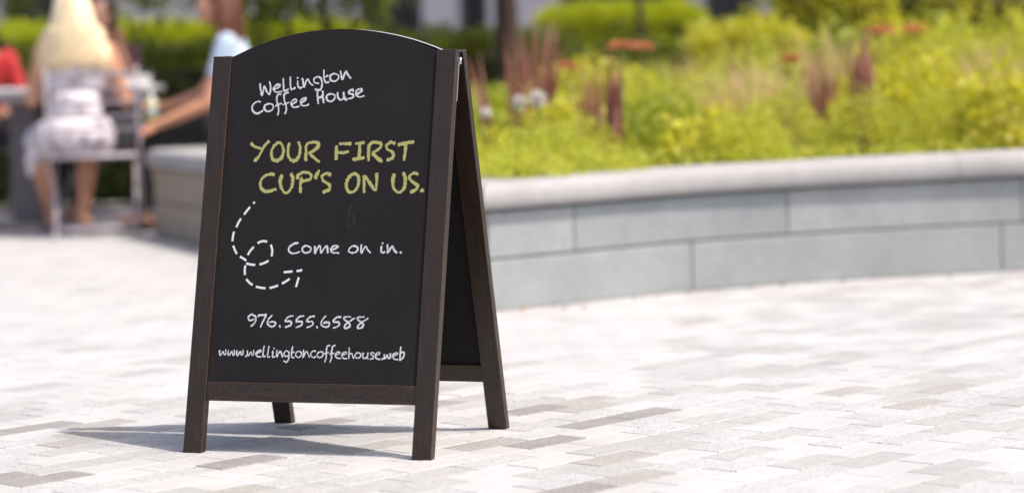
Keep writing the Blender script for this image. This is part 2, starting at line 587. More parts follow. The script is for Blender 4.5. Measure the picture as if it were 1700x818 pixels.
def prism_obj(name, pts8, mat, parent, bevel=0.0012, flip=False):
    """box from eight corners (bottom ring 4, top ring 4) in the frame's own axes"""
    bm = bmesh.new()
    vs = [bm.verts.new(p) for p in pts8]
    for f in ((3, 2, 1, 0), (4, 5, 6, 7), (0, 1, 5, 4), (1, 2, 6, 5), (2, 3, 7, 6), (3, 0, 4, 7)):
        bm.faces.new([vs[i] for i in (reversed(f) if flip else f)])
    bmesh.ops.recalc_face_normals(bm, faces=bm.faces)
    bmesh.ops.bevel(bm, geom=list(bm.edges), offset=bevel, segments=2, profile=0.5, affect='EDGES')
    return link(name, bm_mesh(bm, name), mat, parent)

# each frame hangs on an empty axis of its own so that the grain runs along the wood
def frame_piece(name, x0, x1, l0, l1, d0, d1, mat, rear, cut=False):
    def lo(x, d):
        l = (d * sv) / cv if cut else l0          # feet cut level with the ground
        return (x, d, l)
    P = [lo(x0, d0), lo(x1, d0), lo(x1, d1), lo(x0, d1), (x0, d0, l1), (x1, d0, l1), (x1, d1, l1), (x0, d1, l1)]
    o = prism_obj(name, P, mat, sign)
    place_frame(o, rear)
    return o
def place_frame(o, rear):
    o.rotation_euler = (-TH, 0, 0)
    if rear:
        o.location = (0, 2 * YC, 0)
        o.rotation_euler = (-TH, 0, math.pi)
PD = 0.0045
def arch_panel(rear):
    xi = H - LW - 0.0006
    z0, z1 = RB1 + 0.0004, LEN - 0.0015
    n = 40
    # circular arc through (-xi,z1),(0,z1+HP),(xi,z1)
    Rr = (xi * xi + HP * HP) / (2 * HP)
    th = math.asin(xi / Rr)
    out = [(-xi, z0), (xi, z0)]
    for i in range(n + 1):
        a = th - 2 * th * i / n
        out.append((Rr * math.sin(a), z1 + HP - Rr + Rr * math.cos(a)))
    T = 0.0055
    V = [(x, PD, z) for x, z in out] + [(x, PD + T, z) for x, z in out]
    N = len(out)
    F = [list(range(N)), list(range(2 * N - 1, N - 1, -1))]
    MI = [0, 0]
    for i in range(N):
        j = (i + 1) % N
        F.append([i, i + N, j + N, j])
        MI.append(1)
    me = mesh_from(V, F, 'chalk_panel', MI)
    o = link('chalk_panel', me, [board_mat, raw_edge], sign)
    place_frame(o, rear)
    return o
panels = []
for rear in (False, True):
    for x0, x1 in ((-H, -H + LW), (H - LW, H)):
        frame_piece('leg', x0, x1, 0, LEN, 0, LD, wood_z, rear, cut=True)
    frame_piece('bottom_rail', -H + LW + 0.0003, H - LW - 0.0003, RB0, RB1, 0.0028, 0.0165, wood_x, rear)
    panels.append(arch_panel(rear))
for sx in (-1, 1):
    # plate hinge and pin between the two frames
    bm = bmesh.new()
    bbox(bm, (sx * (H - 0.0018), LD + 0.0012, LEN - 0.062), (0.0035, 0.002, 0.085), bevel=0.0005)
    o = link('hinge', bm_mesh(bm), steel, sign); place_frame(o, False)
    bm = bmesh.new()
    tube(bm, [(sx * (H + 0.0008), LD + 0.0035, LEN - 0.012), (sx * (H + 0.0008), LD + 0.0035, LEN - 0.026)], 0.0026, 10)
    o2 = link('hinge_pin', bm_mesh(bm), steel, o, smooth=True)

def smooth_pts(P, closed):
    out = []
    n = len(P)
    if n < 3 and not closed: 
        a, b = Vector(P[0]), Vector(P[-1])
        m_ = max(2, int((b - a).length / 0.0012))
        return [a.lerp(b, i / m_) for i in range(m_ + 1)]
    rngi = range(n) if closed else range(n - 1)
    for i in rngi:
        if closed: p0, p1, p2, p3 = (Vector(P[(i + q) % n]) for q in (-1, 0, 1, 2))
        else: p0, p1, p2, p3 = Vector(P[max(0, i - 1)]), Vector(P[i]), Vector(P[i + 1]), Vector(P[min(n - 1, i + 2)])
        m_ = max(2, int((p2 - p1).length / 0.0012))
        for q in range(m_):
            t = q / m_
            out.append(0.5 * ((2 * p1) + (-p0 + p2) * t + (2 * p0 - 5 * p1 + 4 * p2 - p3) * t * t + (-p0 + 3 * p1 - 3 * p2 + p3) * t * t * t))
    out.append(Vector(P[0]) if closed else Vector(P[-1]))
    return out

def chalk_text(name, wid, strokes, mat, panel, rough=1.0):
    """chalk strokes as ragged ribbons a fraction of a millimetre proud of the panel face"""
    V, F = [], []
    hw = wid / 2 * (1.12 if mat is chalk_yellow else 1.0)
    lay = 0
    for st in strokes:
        kind = ''
        if st[0] in 'o.|': kind = st[0]; st = st[1:]
        P = [tuple(float(c) * 1e-4 for c in q.split(',')) for q in st.split()]
        lay += 1
        y0 = PD - 0.00025 - 0.00001 * (lay % 23)
        if kind == '.' and len(P) == 1:
            c = P[0]
            b0 = len(V)
            n = 14
            for k_ in range(n):
                rr = hw * 1.15 * random.uniform(0.85, 1.12)
                V.append((c[0] + rr * math.cos(2 * math.pi * k_ / n), y0, c[1] + rr * math.sin(2 * math.pi * k_ / n)))
            F.append(list(range(b0, b0 + n)))
            continue
        pts = smooth_pts(P, kind == 'o')
        if kind != 'o' and kind != '|':
            d0 = (pts[0] - pts[1]).normalized() * hw * 0.45
            d1 = (pts[-1] - pts[-2]).normalized() * hw * 0.45
            pts = [pts[0] + d0] + pts + [pts[-1] + d1]
        n = len(pts)
        b0 = len(V)
        ph = random.uniform(0, 50)
        jit = 0.0 if kind == '|' else rough
        for i, q in enumerate(pts):
            t = (pts[min(n - 1, i + 1)] - pts[max(0, i - 1)])
            t = t.normalized() if t.length > 0 else Vector((1, 0))
            nn = Vector((-t.y, t.x))
            e = 1.0
            if kind != '|' and kind != 'o' and (i == 0 or i == n - 1): e = 0.55
            big = 1 + 0.16 * math.sin(i * 0.11 + ph) * jit
            wl = hw * e * big * (1 + 0.42 * jit * random.uniform(-1, 1))
            wr = hw * e * big * (1 + 0.42 * jit * random.uniform(-1, 1))
            if kind == '.': wl, wr = wl * 1.2, wr * 1.2
            yy = y0 - 0.0000006 * i
            a = q + nn * wl
            b = q - nn * wr
            V.append((a.x, yy, a.y)); V.append((b.x, yy, b.y))
            if i: F.append([b0 + 2 * i - 2, b0 + 2 * i - 1, b0 + 2 * i + 1, b0 + 2 * i])
    # orient towards the reader
    me = mesh_from(V, F, name)
    o = link(name, me, mat, panel)
    return o
MATS = {'offer_lettering': chalk_yellow, 'dashed_arrow': chalk_flat, 'erased_mark': chalk_ghost}
for nm, (wd, st) in CHALK.items():
    if nm == 'offer_lettering':                   # two lines of yellow capitals
        top = [q for q in st if max(float(c.split(',')[1]) for c in q.strip('o.|').split()) > 6050]
        rest = [q for q in st if q not in top]
        lines = (top[:5], top[5:], rest[:6], rest[6:8], rest[8:])
    else: lines = (st,)
    for part in lines:
        chalk_text(nm, wd * 1e-4, part, MATS.get(nm, chalk_white), panels[0])

# ------------------------------------------------------------------ the stone planter
LEFT_END = Vector((-1.84, 12.34))
CORNER = Vector((-0.075, 7.76))
rpts = [CORNER, Vector((0.208, 8.00)), Vector((0.63, 8.345)), Vector((1.15, 8.60)), Vector((1.86, 8.82)), Vector((2.7, 8.98)), Vector((4.4, 9.15)), Vector((7.5, 9.3))]
def cat(P, n=14):
    out = []
    for i in range(len(P) - 1):
        p0, p1, p2, p3 = P[max(0, i - 1)], P[i], P[i + 1], P[min(len(P) - 1, i + 2)]
        for q in range(n):
            t = q / n
            out.append(0.5 * ((2 * p1) + (-p0 + p2) * t + (2 * p0 - 5 * p1 + 4 * p2 - p3) * t * t + (-p0 + 3 * p1 - 3 * p2 + p3) * t * t * t))
    out.append(P[-1])
    return out
right_curve = cat(rpts)
left_line = [LEFT_END.copy()] + [LEFT_END.lerp(CORNER, i / 30) for i in range(1, 30)]
back_line = [LEFT_END + Vector((math.cos(R(28)), math.sin(R(28)))) * (3.2 * (1 - i / 10)) for i in range(10)]
path = back_line + left_line + right_curve
# keep the mitres clean: no path points closer to a corner than the coping is deep
path = [p for p in path if p == CORNER or p == LEFT_END or ((p - CORNER).length > 0.42 and (p - LEFT_END).length > 0.28)]
cum = [0.0]
for a, b in zip(path, path[1:]): cum.append(cum[-1] + (b - a).length)
s_left = cum[path.index(LEFT_END)]; s_corner = cum[path.index(CORNER)]; s_end = cum[-1]
def hscale(s):
    if s < s_left: return 1.08
    if s < s_corner: return 1.08 + (1.0 - 1.08) * (s - s_left) / (s_corner - s_left)
    return 1.0 + 0.055 * min(1.4, (s - s_corner) / 2.2)
def on_path(s):
    s = max(0, min(s_end - 1e-6, s))
    i = max(j for j in range(len(cum)) if cum[j] <= s)
    i = min(i, len(path) - 2)
    t = (s - cum[i]) / (cum[i + 1] - cum[i])
    p = path[i].lerp(path[i + 1], t)
    return p, i, t
def seg_n(i):
    d = (path[i + 1] - path[i]).normalized()
    return Vector((d.y, -d.x))            # outwards: towards the plaza
def mitre(s):
    p, i, t = on_path(s)
    j = None
    if t < 1e-4 and i > 0: j = i
    elif t > 1 - 1e-4 and i < len(path) - 2: j = i + 1
    if j is not None:
        a, b = seg_n(j - 1), seg_n(j)
        m_ = (a + b).normalized()
        return path[j], m_ / max(0.4, m_.dot(a))
    return p, seg_n(i)
def sweep(name, s0, s1, prof, mat, parent, tilt=0.0):
    """stone between s0 and s1 along the wall; prof = closed section (outward offset, height)"""
    ss = [s0] + [c for c in cum if s0 + 0.012 < c < s1 - 0.012] + [s1]
    V, F = [], []
    n = len(prof)
    for s in ss:
        p, nn = mitre(s)
        hs = hscale(s)
        for o_, z in prof:
            q = p + nn * (o_ + tilt)
            V.append((q.x, q.y, z * hs))
    for k_ in range(len(ss) - 1):
        for i in range(n):
            j = (i + 1) % n
            F.append([k_ * n + i, k_ * n + j, (k_ + 1) * n + j, (k_ + 1) * n + i])
    F.append(list(range(n - 1, -1, -1)))
    F.append([(len(ss) - 1) * n + i for i in range(n)])
    me = mesh_from(V, F, name)
    b_ = bmesh.new(); b_.from_mesh(me)
    bmesh.ops.recalc_face_normals(b_, faces=b_.faces)
    b_.to_mesh(me); b_.free()
    return link(name, me, mat, parent)
planter = thing('planter_wall', 'low curved planter wall of grey stone slabs with a pale rounded coping behind the sign', 'planter wall', (CORNER.x, CORNER.y, 0))
def rel(o):
    o.location = (-CORNER.x, -CORNER.y, 0)
    return o
JG = 0.006
def rect(z0, z1, c=0.004): return [(0, z0 + c), (0, z1 - c), (-c, z1), (-0.05, z1), (-0.05, z0), (-c, z0)]
rel(sweep('wall_core', 0.02, s_end - 0.02, [(-0.012, -0.01), (-0.012, 0.325), (-0.20, 0.325), (-0.20, -0.01)], core_mat, planter))
def s_at_px(px, lo=s_corner):
    best = None
    for k_ in range(4000):
        s = lo + k_ * 0.0012
        if s > s_end: break
        p, _, _ = on_path(s)
        if 850 + p.x / p.y * FPX >= px: return s
    return s_end
up_j = [s_at_px(955), s_at_px(1310)]
lo_j = [s_at_px(1150), s_at_px(1665)]
def series(js, lead):
    out = [s_left + 0.0]
    # left wall joints
    x = s_left + lead
    while x < s_corner - 0.35: out.append(x); x += 0.93
    out.append(s_corner)
    out += js
    x = js[-1] + 0.95
    while x < s_end - 0.3: out.append(x); x += 0.95
    out.append(s_end)
    pre = []
    x = s_left - 0.95 + (lead % 0.4)
    while x > 0.3: pre.append(x); x -= 0.95
    return [0.0] + pre[::-1] + out
for z0, z1, js in ((0.0, 0.166, series(lo_j, 0.55)), (0.172, 0.326, series(up_j, 0.93))):
    for a, b in zip(js, js[1:]):
        ga = 0 if a in (s_corner, s_left, 0.0) else JG / 2
        gb = 0 if b in (s_corner, s_left, s_end) else JG / 2
        rel(sweep('stone_slab', a + ga, b - gb, rect(z0, z1), (wall_stone_bounce if b <= s_corner else random.choice((wall_stone, wall_stone_b))), planter, random.uniform(-0.0015, 0.0015)))
cop = [(0.022, 0.334), (0.030, 0.345), (0.033, 0.362), (0.030, 0.385), (0.020, 0.404), (0.002, 0.414), (-0.03, 0.417), (-0.27, 0.417), (-0.27, 0.332), (0.014, 0.332)]
cj = [0.0, s_left - 1.6, s_left, s_left + 1.25, s_left + 2.5, s_left + 3.75, s_corner, s_at_px(1590)]
x = cj[-1] + 1.9
while x < s_end - 0.5: cj.append(x); x += 1.6
cj.append(s_end)
for a, b in zip(cj, cj[1:]):
    ga = 0 if a in (s_corner, s_left) else 0.0015
    gb = 0 if b in (s_corner, s_left) else 0.0015
    o = rel(sweep('coping_stone', a + ga, b - gb, cop, coping_mat, planter))
    o.data.polygons.foreach_set('use_smooth', [False] * len(o.data.polygons))

# soil inside the planter, rising gently
nx = 40
V, F = [], []
inner = []
for s in np.linspace(0.05, s_end - 0.01, nx):
    p, nn = mitre(float(s))
    inner.append(p - nn * 0.24)
cen = Vector((4.5, 16.0))
for r_ in range(9):
    t = r_ / 8
    for i, p in enumerate(inner):
        q = p.lerp(cen + (p - cen) * 0.02, t)
        V.append((q.x, q.y, 0.36 + 0.22 * math.sin(t * math.pi / 2) + 0.02 * noise.noise(Vector((q.x, q.y, 0)))))
for r_ in range(8):
    for i in range(nx - 1):
        a = r_ * nx + i
        F.append([a, a + 1, a + nx + 1, a + nx])
soil = link('planting_soil', mesh_from(V, F), soil_mat, smooth=True)
tag(soil, 'dark soil bed filling the stone planter', kind='structure')
# ------------------------------------------------------------------ vegetation
def quad_mesh(verts, name):
    """verts (n,4,3): n loose quads"""
    n = len(verts)
    me = bpy.data.meshes.new(name)
    me.vertices.add(n * 4)
    me.vertices.foreach_set('co', np.ascontiguousarray(verts, dtype=np.float32).ravel())
    me.loops.add(n * 4)
    me.loops.foreach_set('vertex_index', np.arange(n * 4, dtype=np.int32))
    me.polygons.add(n)
    me.polygons.foreach_set('loop_start', np.arange(0, n * 4, 4, dtype=np.int32))
    me.update(calc_edges=True)
    me.validate()
    return me
def unit(v): return v / np.maximum(1e-9, np.linalg.norm(v, axis=1))[:, None]
def leaf_quads(pos, dirs, L, Wd, fold=0.25):
    n = len(pos)
    side = unit(np.cross(dirs, rng.normal(size=(n, 3))))
    nrm = np.cross(dirs, side)
    L = L * rng.uniform(0.6, 1.3, (n, 1)); Wd = Wd * rng.uniform(0.7, 1.25, (n, 1))
    a = pos
    b = pos + dirs * L * 0.5 + side * Wd * 0.5 - nrm * Wd * fold
    c = pos + dirs * L - nrm * L * 0.12
    d = pos + dirs * L * 0.5 - side * Wd * 0.5 - nrm * Wd * fold
    return np.stack([a, b, c, d], 1)
def blade_quads(base, dirs, length, width, droop, seg=4):
    out = []
    n = len(base)
    length = length * rng.uniform(0.65, 1.15, (n, 1))
    side = unit(np.cross(dirs, rng.normal(size=(n, 3)) * 0.5 + np.array([0, 1.0, 0])))
    pr = base
    wprev = width * np.ones((n, 1)) * 0.6
    hor = dirs * np.array([1, 1, 0])
    for i in range(1, seg + 1):
        t = i / seg
        p = base + dirs * length * t + hor * length * droop * t * t - np.array([0, 0, 1.0]) * length * droop * 0.6 * t ** 2.5
        wn = width * (1 - t ** 2) * np.ones((n, 1)) + width * 0.06
        out.append(np.stack([pr - side * wprev / 2, pr + side * wprev / 2, p + side * wn / 2, p - side * wn / 2], 1))
        pr, wprev = p, wn
    return np.concatenate(out)
def rand_dirs(n, upb=0.5):
    d = rng.normal(size=(n, 3)); d[:, 2] = d[:, 2] + upb
    return unit(d)

M_lime = leaf_mat('fine_lime_leaves', [(0.44, 0.47, 0.04, 1), (0.58, 0.58, 0.08, 1), (0.32, 0.40, 0.03, 1), (0.68, 0.68, 0.14, 1)], 0.5)
M_yel = leaf_mat('yellow_green_leaves', [(0.56, 0.53, 0.04, 1), (0.68, 0.64, 0.05, 1), (0.36, 0.40, 0.02, 1), (0.70, 0.58, 0.16, 1)], 0.5)
M_mid = leaf_mat('mid_green_leaves', [(0.17, 0.22, 0.02, 1), (0.28, 0.34, 0.03, 1), (0.45, 0.48, 0.10, 1)], 0.45)
M_straw = leaf_mat('pale_straw_tips', [(0.66, 0.50, 0.28, 1), (0.60, 0.50, 0.22, 1), (0.52, 0.28, 0.22, 1)], 0.35)
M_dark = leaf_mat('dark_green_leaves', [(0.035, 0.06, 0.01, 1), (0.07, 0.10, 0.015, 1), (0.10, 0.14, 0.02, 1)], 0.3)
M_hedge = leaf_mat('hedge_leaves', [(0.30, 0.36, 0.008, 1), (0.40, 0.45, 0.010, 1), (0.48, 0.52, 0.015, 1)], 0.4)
M_purple = leaf_mat('purple_grass_blades', [(0.20, 0.045, 0.05, 1), (0.34, 0.11, 0.11, 1), (0.48, 0.24, 0.20, 1), (0.24, 0.05, 0.07, 1)], 0.3)
M_red = leaf_mat('coral_petals', [(0.66, 0.22, 0.15, 1), (0.70, 0.30, 0.17, 1), (0.62, 0.18, 0.17, 1)], 0.25)
M_white = leaf_mat('white_petals', [(0.82, 0.80, 0.82, 1), (0.74, 0.70, 0.76, 1)], 0.3)
M_pink = leaf_mat('pink_petals', [(0.62, 0.22, 0.24, 1), (0.55, 0.25, 0.2, 1)], 0.3)
M_stem = simple('green_stem', (0.12, 0.16, 0.04, 1), 0.6)
M_bark = simple('dark_bark', (0.045, 0.028, 0.018, 1), 0.9, 0.35, 25, bump=0.8)
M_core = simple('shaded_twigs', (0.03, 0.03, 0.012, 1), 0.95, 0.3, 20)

def dome_pts(n, r, h, shell=0.55):
    d = rng.normal(size=(n, 3)); d = unit(d); d[:, 2] = np.abs(d[:, 2])
    k_ = rng.uniform(shell, 1.0, (n, 1)) ** 0.7
    lump = 1 + 0.16 * np.sin(d[:, :1] * 7 + 1.3) * np.cos(d[:, 1:2] * 6 + d[:, 2:3] * 5)
    return d * k_ * lump * np.array([r, r, h]), d
def clump(kind, r=0.24, h=0.34):
    if kind == 'cushion':
        p, d = dome_pts(2300, r, h)
        return quad_mesh(leaf_quads(p, unit(d * 0.7 + rand_dirs(len(p), 0.6)), 0.024, 0.010), 'foliage'), M_lime
    if kind == 'leafy':
        p, d = dome_pts(1300, r, h)
        return quad_mesh(leaf_quads(p, unit(d * 0.6 + rand_dirs(len(p), 0.3)), 0.048, 0.022), 'foliage'), M_yel
    if kind == 'green':
        p, d = dome_pts(1200, r, h)
        return quad_mesh(leaf_quads(p, unit(d * 0.6 + rand_dirs(len(p), 0.5)), 0.052, 0.020), 'foliage'), M_mid
    if kind == 'feathery':
        n = 420
        b = np.zeros((n, 3)); a = rng.uniform(0, 2 * np.pi, n); q = rng.uniform(0, r * 0.45, n)
        b[:, 0] = np.cos(a) * q; b[:, 1] = np.sin(a) * q
        dd = unit(np.stack([np.cos(a) * rng.uniform(.05, .7, n), np.sin(a) * rng.uniform(.05, .7, n), np.ones(n)], 1))
        return quad_mesh(blade_quads(b, dd, h * 1.15, 0.007, 0.25), 'foliage'), M_straw

def inside(x, y, margin=None):
    p = Vector((x, y))
    # right of the left wall, behind the right wall
    lw = (CORNER - LEFT_END)
    side = lw.x * (y - LEFT_END.y) - lw.y * (x - LEFT_END.x)
    if side < (0.34 if margin is None else margin) * lw.length: return False
    best = 9
    for a, b in zip(right_curve, right_curve[1:]):
        d = b - a
        t = max(0, min(1, (p - a).dot(d) / d.length_squared))
        q = a + d * t
        if (p - q).length < abs(best):
            sgn = 1 if d.x * (p.y - a.y) - d.y * (p.x - a.x) > 0 else -1
            best = (p - q).length * sgn
    if margin is not None: return best > margin
    return best > (0.42 if y < 8.9 else 0.34)
def soil_z(x, y): return 0.40 + 0.012 * max(0, y - 8.3)
def top_z(x, y):
    px = 850 + x / y * FPX
    tt = min(1, max(0, (px - 850) / 850))
    far = min(1, max(0.0, (y - 8.4) / 2.4))
    hi = 0.78 + 0.22 * tt
    return (0.52 + 0.03 * tt) + (hi - 0.55) * far
kinds = {
    'cushion': ('fine leaved bright lime cushion plant filling the stone planter', 'lime cushion plants filling the planter'),
    'leafy': ('broad leaved yellow green bedding plant in the stone planter', 'yellow green bedding plants in the planter'),
    'green': ('mid green leafy bedding plant in the stone planter', 'mid green bedding plants in the planter'),
    'feathery': ('straw coloured feathery grass tuft in the stone planter', 'feathery straw coloured grasses in the planter'),
}
protos = {}
for kd in kinds:
    for q in range(2):
        me, mt = clump(kd)
        me.materials.append(mt)
        protos[(kd, q)] = me
def put_clump(kd, x, y, r, ztop):
    me = protos[(kd, random.randrange(2))]
    o = bpy.data.objects.new({'cushion': 'cushion_plant', 'leafy': 'bedding_plant', 'green': 'leafy_plant', 'feathery': 'feathery_grass'}[kd], me)
    C.objects.link(o)
    z0 = soil_z(x, y) - 0.03
    o.location = (x, y, z0)
    o.rotation_euler = (random.uniform(-.12, .12), random.uniform(-.12, .12), random.uniform(0, 6.28))
    o.scale = (r / 0.24, r / 0.24, max(0.12, ztop - z0) / 0.34)
    tag(o, kinds[kd][0], 'plant', kinds[kd][1])
    return o
for row, (y0, sp) in enumerate(((8.35, 0.27), (8.75, 0.30), (9.2, 0.33), (9.7, 0.36), (10.3, 0.40), (11.0, 0.46), (11.8, 0.52), (12.7, 0.6))):
    x = -1.9 + random.uniform(0, sp)
    while x < 0.23 * y0 + 0.5:
        yy = y0 + 0.05 * x + random.uniform(-.14, .14)
        xx = x + random.uniform(-.06, .06)
        if inside(xx, yy) and not (yy > 9.6 and xx / yy < -0.05):
            px = 850 + xx / yy * FPX
            u = random.random()
            if px < 1010: kd = 'cushion' if u < .62 else ('green' if u < .82 else 'leafy')
            else: kd = 'leafy' if u < .50 else ('cushion' if u < .72 else ('feathery' if u < .86 else 'green'))
            if row < 2 and kd == 'feathery': kd = 'leafy'
            put_clump(kd, xx, yy, sp * random.uniform(0.62, 0.82), top_z(xx, yy) * random.uniform(0.94, 1.06))
        x += sp * random.uniform(0.8, 1.15)
for cx_, cy_, cr_ in ((0.04, 8.19, 0.20), (0.30, 8.42, 0.19), (-0.14, 8.45, 0.19)):
    put_clump('cushion', cx_, cy_, cr_, 0.53)
# ground cover spilling along the back edge of the coping
P = []
for s in np.arange(s_corner - 1.5, min(s_end, s_corner + 3.2), 0.0016):
    p, nn = mitre(float(s))
    o_ = -0.262 - abs(rng.normal()) * 0.09
    P.append((p.x + nn.x * o_, p.y + nn.y * o_, 0.37 + 0.03 * hscale(s) + rng.uniform(0, 0.07)))
P = np.array([q for q in P if inside(q[0], q[1], 0.262)])
gc = link('ground_cover', quad_mesh(leaf_quads(P, rand_dirs(len(P), 0.7), 0.03, 0.014), 'ground_cover'), M_lime)
tag(gc, 'fine lime green ground cover edging the coping of the planter', 'ground cover', kind='stuff')

def purple_grass(px, ytop, ybase, D, spread, n, label, lean=0.0, wid=0.014):
    b = at(px, ybase, D)
    zt = at(px, ytop, D).z
    hgt = zt - b.z
    bz = soil_z(b.x, b.y) - 0.02
    root = thing('purple_grass', label, 'grass', (b.x, b.y, bz))
    nb = n
    base = np.zeros((nb, 3)); base[:, :2] = rng.normal(size=(nb, 2)) * 0.018
    a = rng.uniform(-1, 1, nb)
    dd = unit(np.stack([a * spread + lean, rng.normal(size=nb) * spread * 0.5, np.ones(nb)], 1))
    me = quad_mesh(blade_quads(base, dd, zt - bz, wid, 0.05, 5), 'blades')
    link('blades', me, M_purple, root)
    return root
purple_grass(897, 38, 150, 9.9, 0.19, 44, 'tallest fan of purple grass blades, behind the two white globe flowers', 0.02, 0.015)
purple_grass(866, 62, 165, 9.7, 0.10, 24, 'narrow purple grass tuft left of the tallest purple fan', -0.06)
purple_grass(826, 80, 190, 9.1, 0.07, 15, 'thin purple blades leaning left beside the sign', -0.18, 0.012)
purple_grass(1018, 92, 200, 9.1, 0.05, 34, 'slim upright purple grass below the pair of coral flowers', 0.0, 0.016)
purple_grass(978, 105, 170, 9.3, 0.15, 26, 'short purple tuft between the white globes and the coral flowers', 0.0, 0.012)
purple_grass(1428, 70, 180, 9.5, 0.05, 46, 'slim upright purple grass below the right hand coral flowers', 0.02, 0.018)
purple_grass(1365, 92, 160, 9.7, 0.17, 36, 'low spreading purple tuft left of the slim grass on the right', 0.0, 0.014)
purple_grass(1565, 62, 125, 10.4, 0.08, 9, 'faint purple blades leaning right beyond the right hand coral flowers', -0.10, 0.012)
purple_grass(1650, 50, 130, 10.6, 0.12, 9, 'purple blades nearest the right edge of the picture', 0.05, 0.012)
purple_grass(1225, 55, 120, 10.8, 0.14, 12, 'purple blades in the middle of the tall yellow green plants', 0.0, 0.012)

def flower(px, py, D, kind, label, rad):
    c = at(px, py, D)
    z0 = soil_z(c.x, c.y)
    root = thing('flower', label, 'flower', (c.x, c.y, z0))
    hh = c.z - z0
    tube_obj('stem', [(0.01, 0.02, 0), (0.005, 0.0, hh * 0.5), (0, 0, hh)], 0.0035, M_stem, root, 6)
    n = 260
    d = unit(rng.normal(size=(n, 3)))
    if kind == 'globe':
        p = d * rad * 0.65; mt = M_white; q = leaf_quads(p, d, rad * 0.5, rad * 0.35)
    else:
        d[:, 2] = np.abs(d[:, 2]) * 0.6
        p = d * np.array([rad, rad, rad * 0.35]) * rng.uniform(0.3, 1, (n, 1)); mt = M_red if kind == 'umbel' else M_pink
        q = leaf_quads(p, unit(d + rand_dirs(n, 0.6) * 0.8), 0.022, 0.014)
    o = link('petals', quad_mesh(q, 'petals'), mt, root)
    o.location = (0, 0, hh)
    if kind == 'pink': return root
    # a few leaves on the stem
    zz = rng.uniform(0.1, 0.9, 14) * hh
    lp = np.stack([np.zeros(14), np.zeros(14), zz], 1)
    link('leaves', quad_mesh(leaf_quads(lp, rand_dirs(14, 0.1), 0.06, 0.02), 'leaves'), M_mid, root)
    return root
flower(863, 170, 9.2, 'globe', 'left one of two white globe flowers beside the sign', 0.026)
flower(893, 164, 9.2, 'globe', 'right one of two white globe flowers, in front of the purple fan', 0.030)
flower(806, 187, 8.9, 'globe', 'small white flower touching the right edge of the sign', 0.018)
flower(1032, 78, 10.2, 'umbel', 'left flower head of the coral pair in the middle of the bed', 0.050)
flower(1066, 80, 10.3, 'umbel', 'right flower head of the coral pair in the middle of the bed', 0.045)
flower(942, 112, 9.9, 'umbel', 'small orange flower head between white globes and coral pair', 0.030)
flower(1461, 53, 10.2, 'umbel', 'left flower head of the coral pair at the right of the bed', 0.052)
flower(1518, 51, 10.3, 'umbel', 'right flower head of the coral pair at the right of the bed', 0.055)
flower(1312, 99, 10.0, 'umbel', 'pale orange flower head left of the right hand coral pair', 0.030)
flower(874, 272, 8.45, 'pink', 'tiny pink flower low behind the coping, nearer the sign', 0.014)
flower(902, 268, 8.5, 'pink', 'tiny pink flower low behind the coping, farther from the sign', 0.014)

def hedge(name, label, x0, x1, y0, y1, z0, z1, mat, n, leafL=0.05, cat_='hedge'):
    root = thing(name, label, cat_, ((x0 + x1) / 2, (y0 + y1) / 2, 0))
    cx, cy = (x0 + x1) / 2, (y0 + y1) / 2
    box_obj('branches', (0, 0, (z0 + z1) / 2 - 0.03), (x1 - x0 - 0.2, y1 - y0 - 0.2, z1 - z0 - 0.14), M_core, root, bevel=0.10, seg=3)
    # leaves near the surface of a rounded box
    p = rng.uniform(-1, 1, (n, 3))
    ax_ = rng.integers(0, 3, n)
    ax_ = np.where(rng.random(n) < 0.45, 2, ax_)
    ax_ = np.where(rng.random(n) < 0.35, 1, ax_)
    sg = np.where(rng.random(n) < np.where(ax_ == 1, 0.8, 0.5), -1, 1); sg = np.where(ax_ == 2, 1, sg)
    p[np.arange(n), ax_] = sg * rng.uniform(0.82, 1.0, n)
    e = np.abs(p) ** 6
    p = p / np.maximum(1, (e[:, 0] + e[:, 1] + e[:, 2]))[:, None] ** (1 / 6) * 1.05
    nr = unit(p ** 5 + 1e-6)
    half = np.array([(x1 - x0) / 2, (y1 - y0) / 2, (z1 - z0) / 2])
    pos = p * half + np.array([0, 0, (z0 + z1) / 2])
    bumpv = 0.05 * np.sin(pos[:, :1] * 9 + cx) * np.cos(pos[:, 1:2] * 7 + pos[:, 2:3] * 8)
    pos = pos + nr * bumpv + rng.normal(size=(n, 3)) * 0.02
    link('foliage', quad_mesh(leaf_quads(pos, unit(nr * 0.8 + rand_dirs(n, 0.4)), leafL, leafL * 0.5), 'foliage'), mat, root)
    return root
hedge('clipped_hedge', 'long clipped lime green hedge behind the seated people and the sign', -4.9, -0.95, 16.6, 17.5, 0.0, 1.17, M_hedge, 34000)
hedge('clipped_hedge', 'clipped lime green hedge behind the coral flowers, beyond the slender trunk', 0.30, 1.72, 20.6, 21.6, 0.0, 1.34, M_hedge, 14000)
hedge('dark_foliage', 'low dark green shrub mass directly behind the arched top of the sign', -0.95, 0.42, 15.2, 16.0, 0.0, 1.02, M_dark, 7000, 0.06, 'shrub')
hedge('dark_foliage', 'dark green shrub in the shade in front of the clipped hedge on the right', 0.42, 1.55, 17.8, 18.6, 0.0, 0.93, M_dark, 6000, 0.06, 'shrub')
hedge('dark_foliage', 'dark green leaves standing in for the shaded lower hedge behind the table', -3.9, -1.70, 15.2, 15.9, 0.0, 0.99, M_dark, 7000, 0.06, 'shrub')  # dark leaves raised to stand in for shade on the lower hedge
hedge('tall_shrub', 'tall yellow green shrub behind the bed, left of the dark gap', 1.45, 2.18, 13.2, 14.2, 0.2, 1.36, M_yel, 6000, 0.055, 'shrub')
hedge('tall_shrub', 'tall yellow green shrub at the right edge beyond the planter', 2.50, 3.6, 13.4, 14.4, 0.2, 1.26, M_yel, 7000, 0.055, 'shrub')
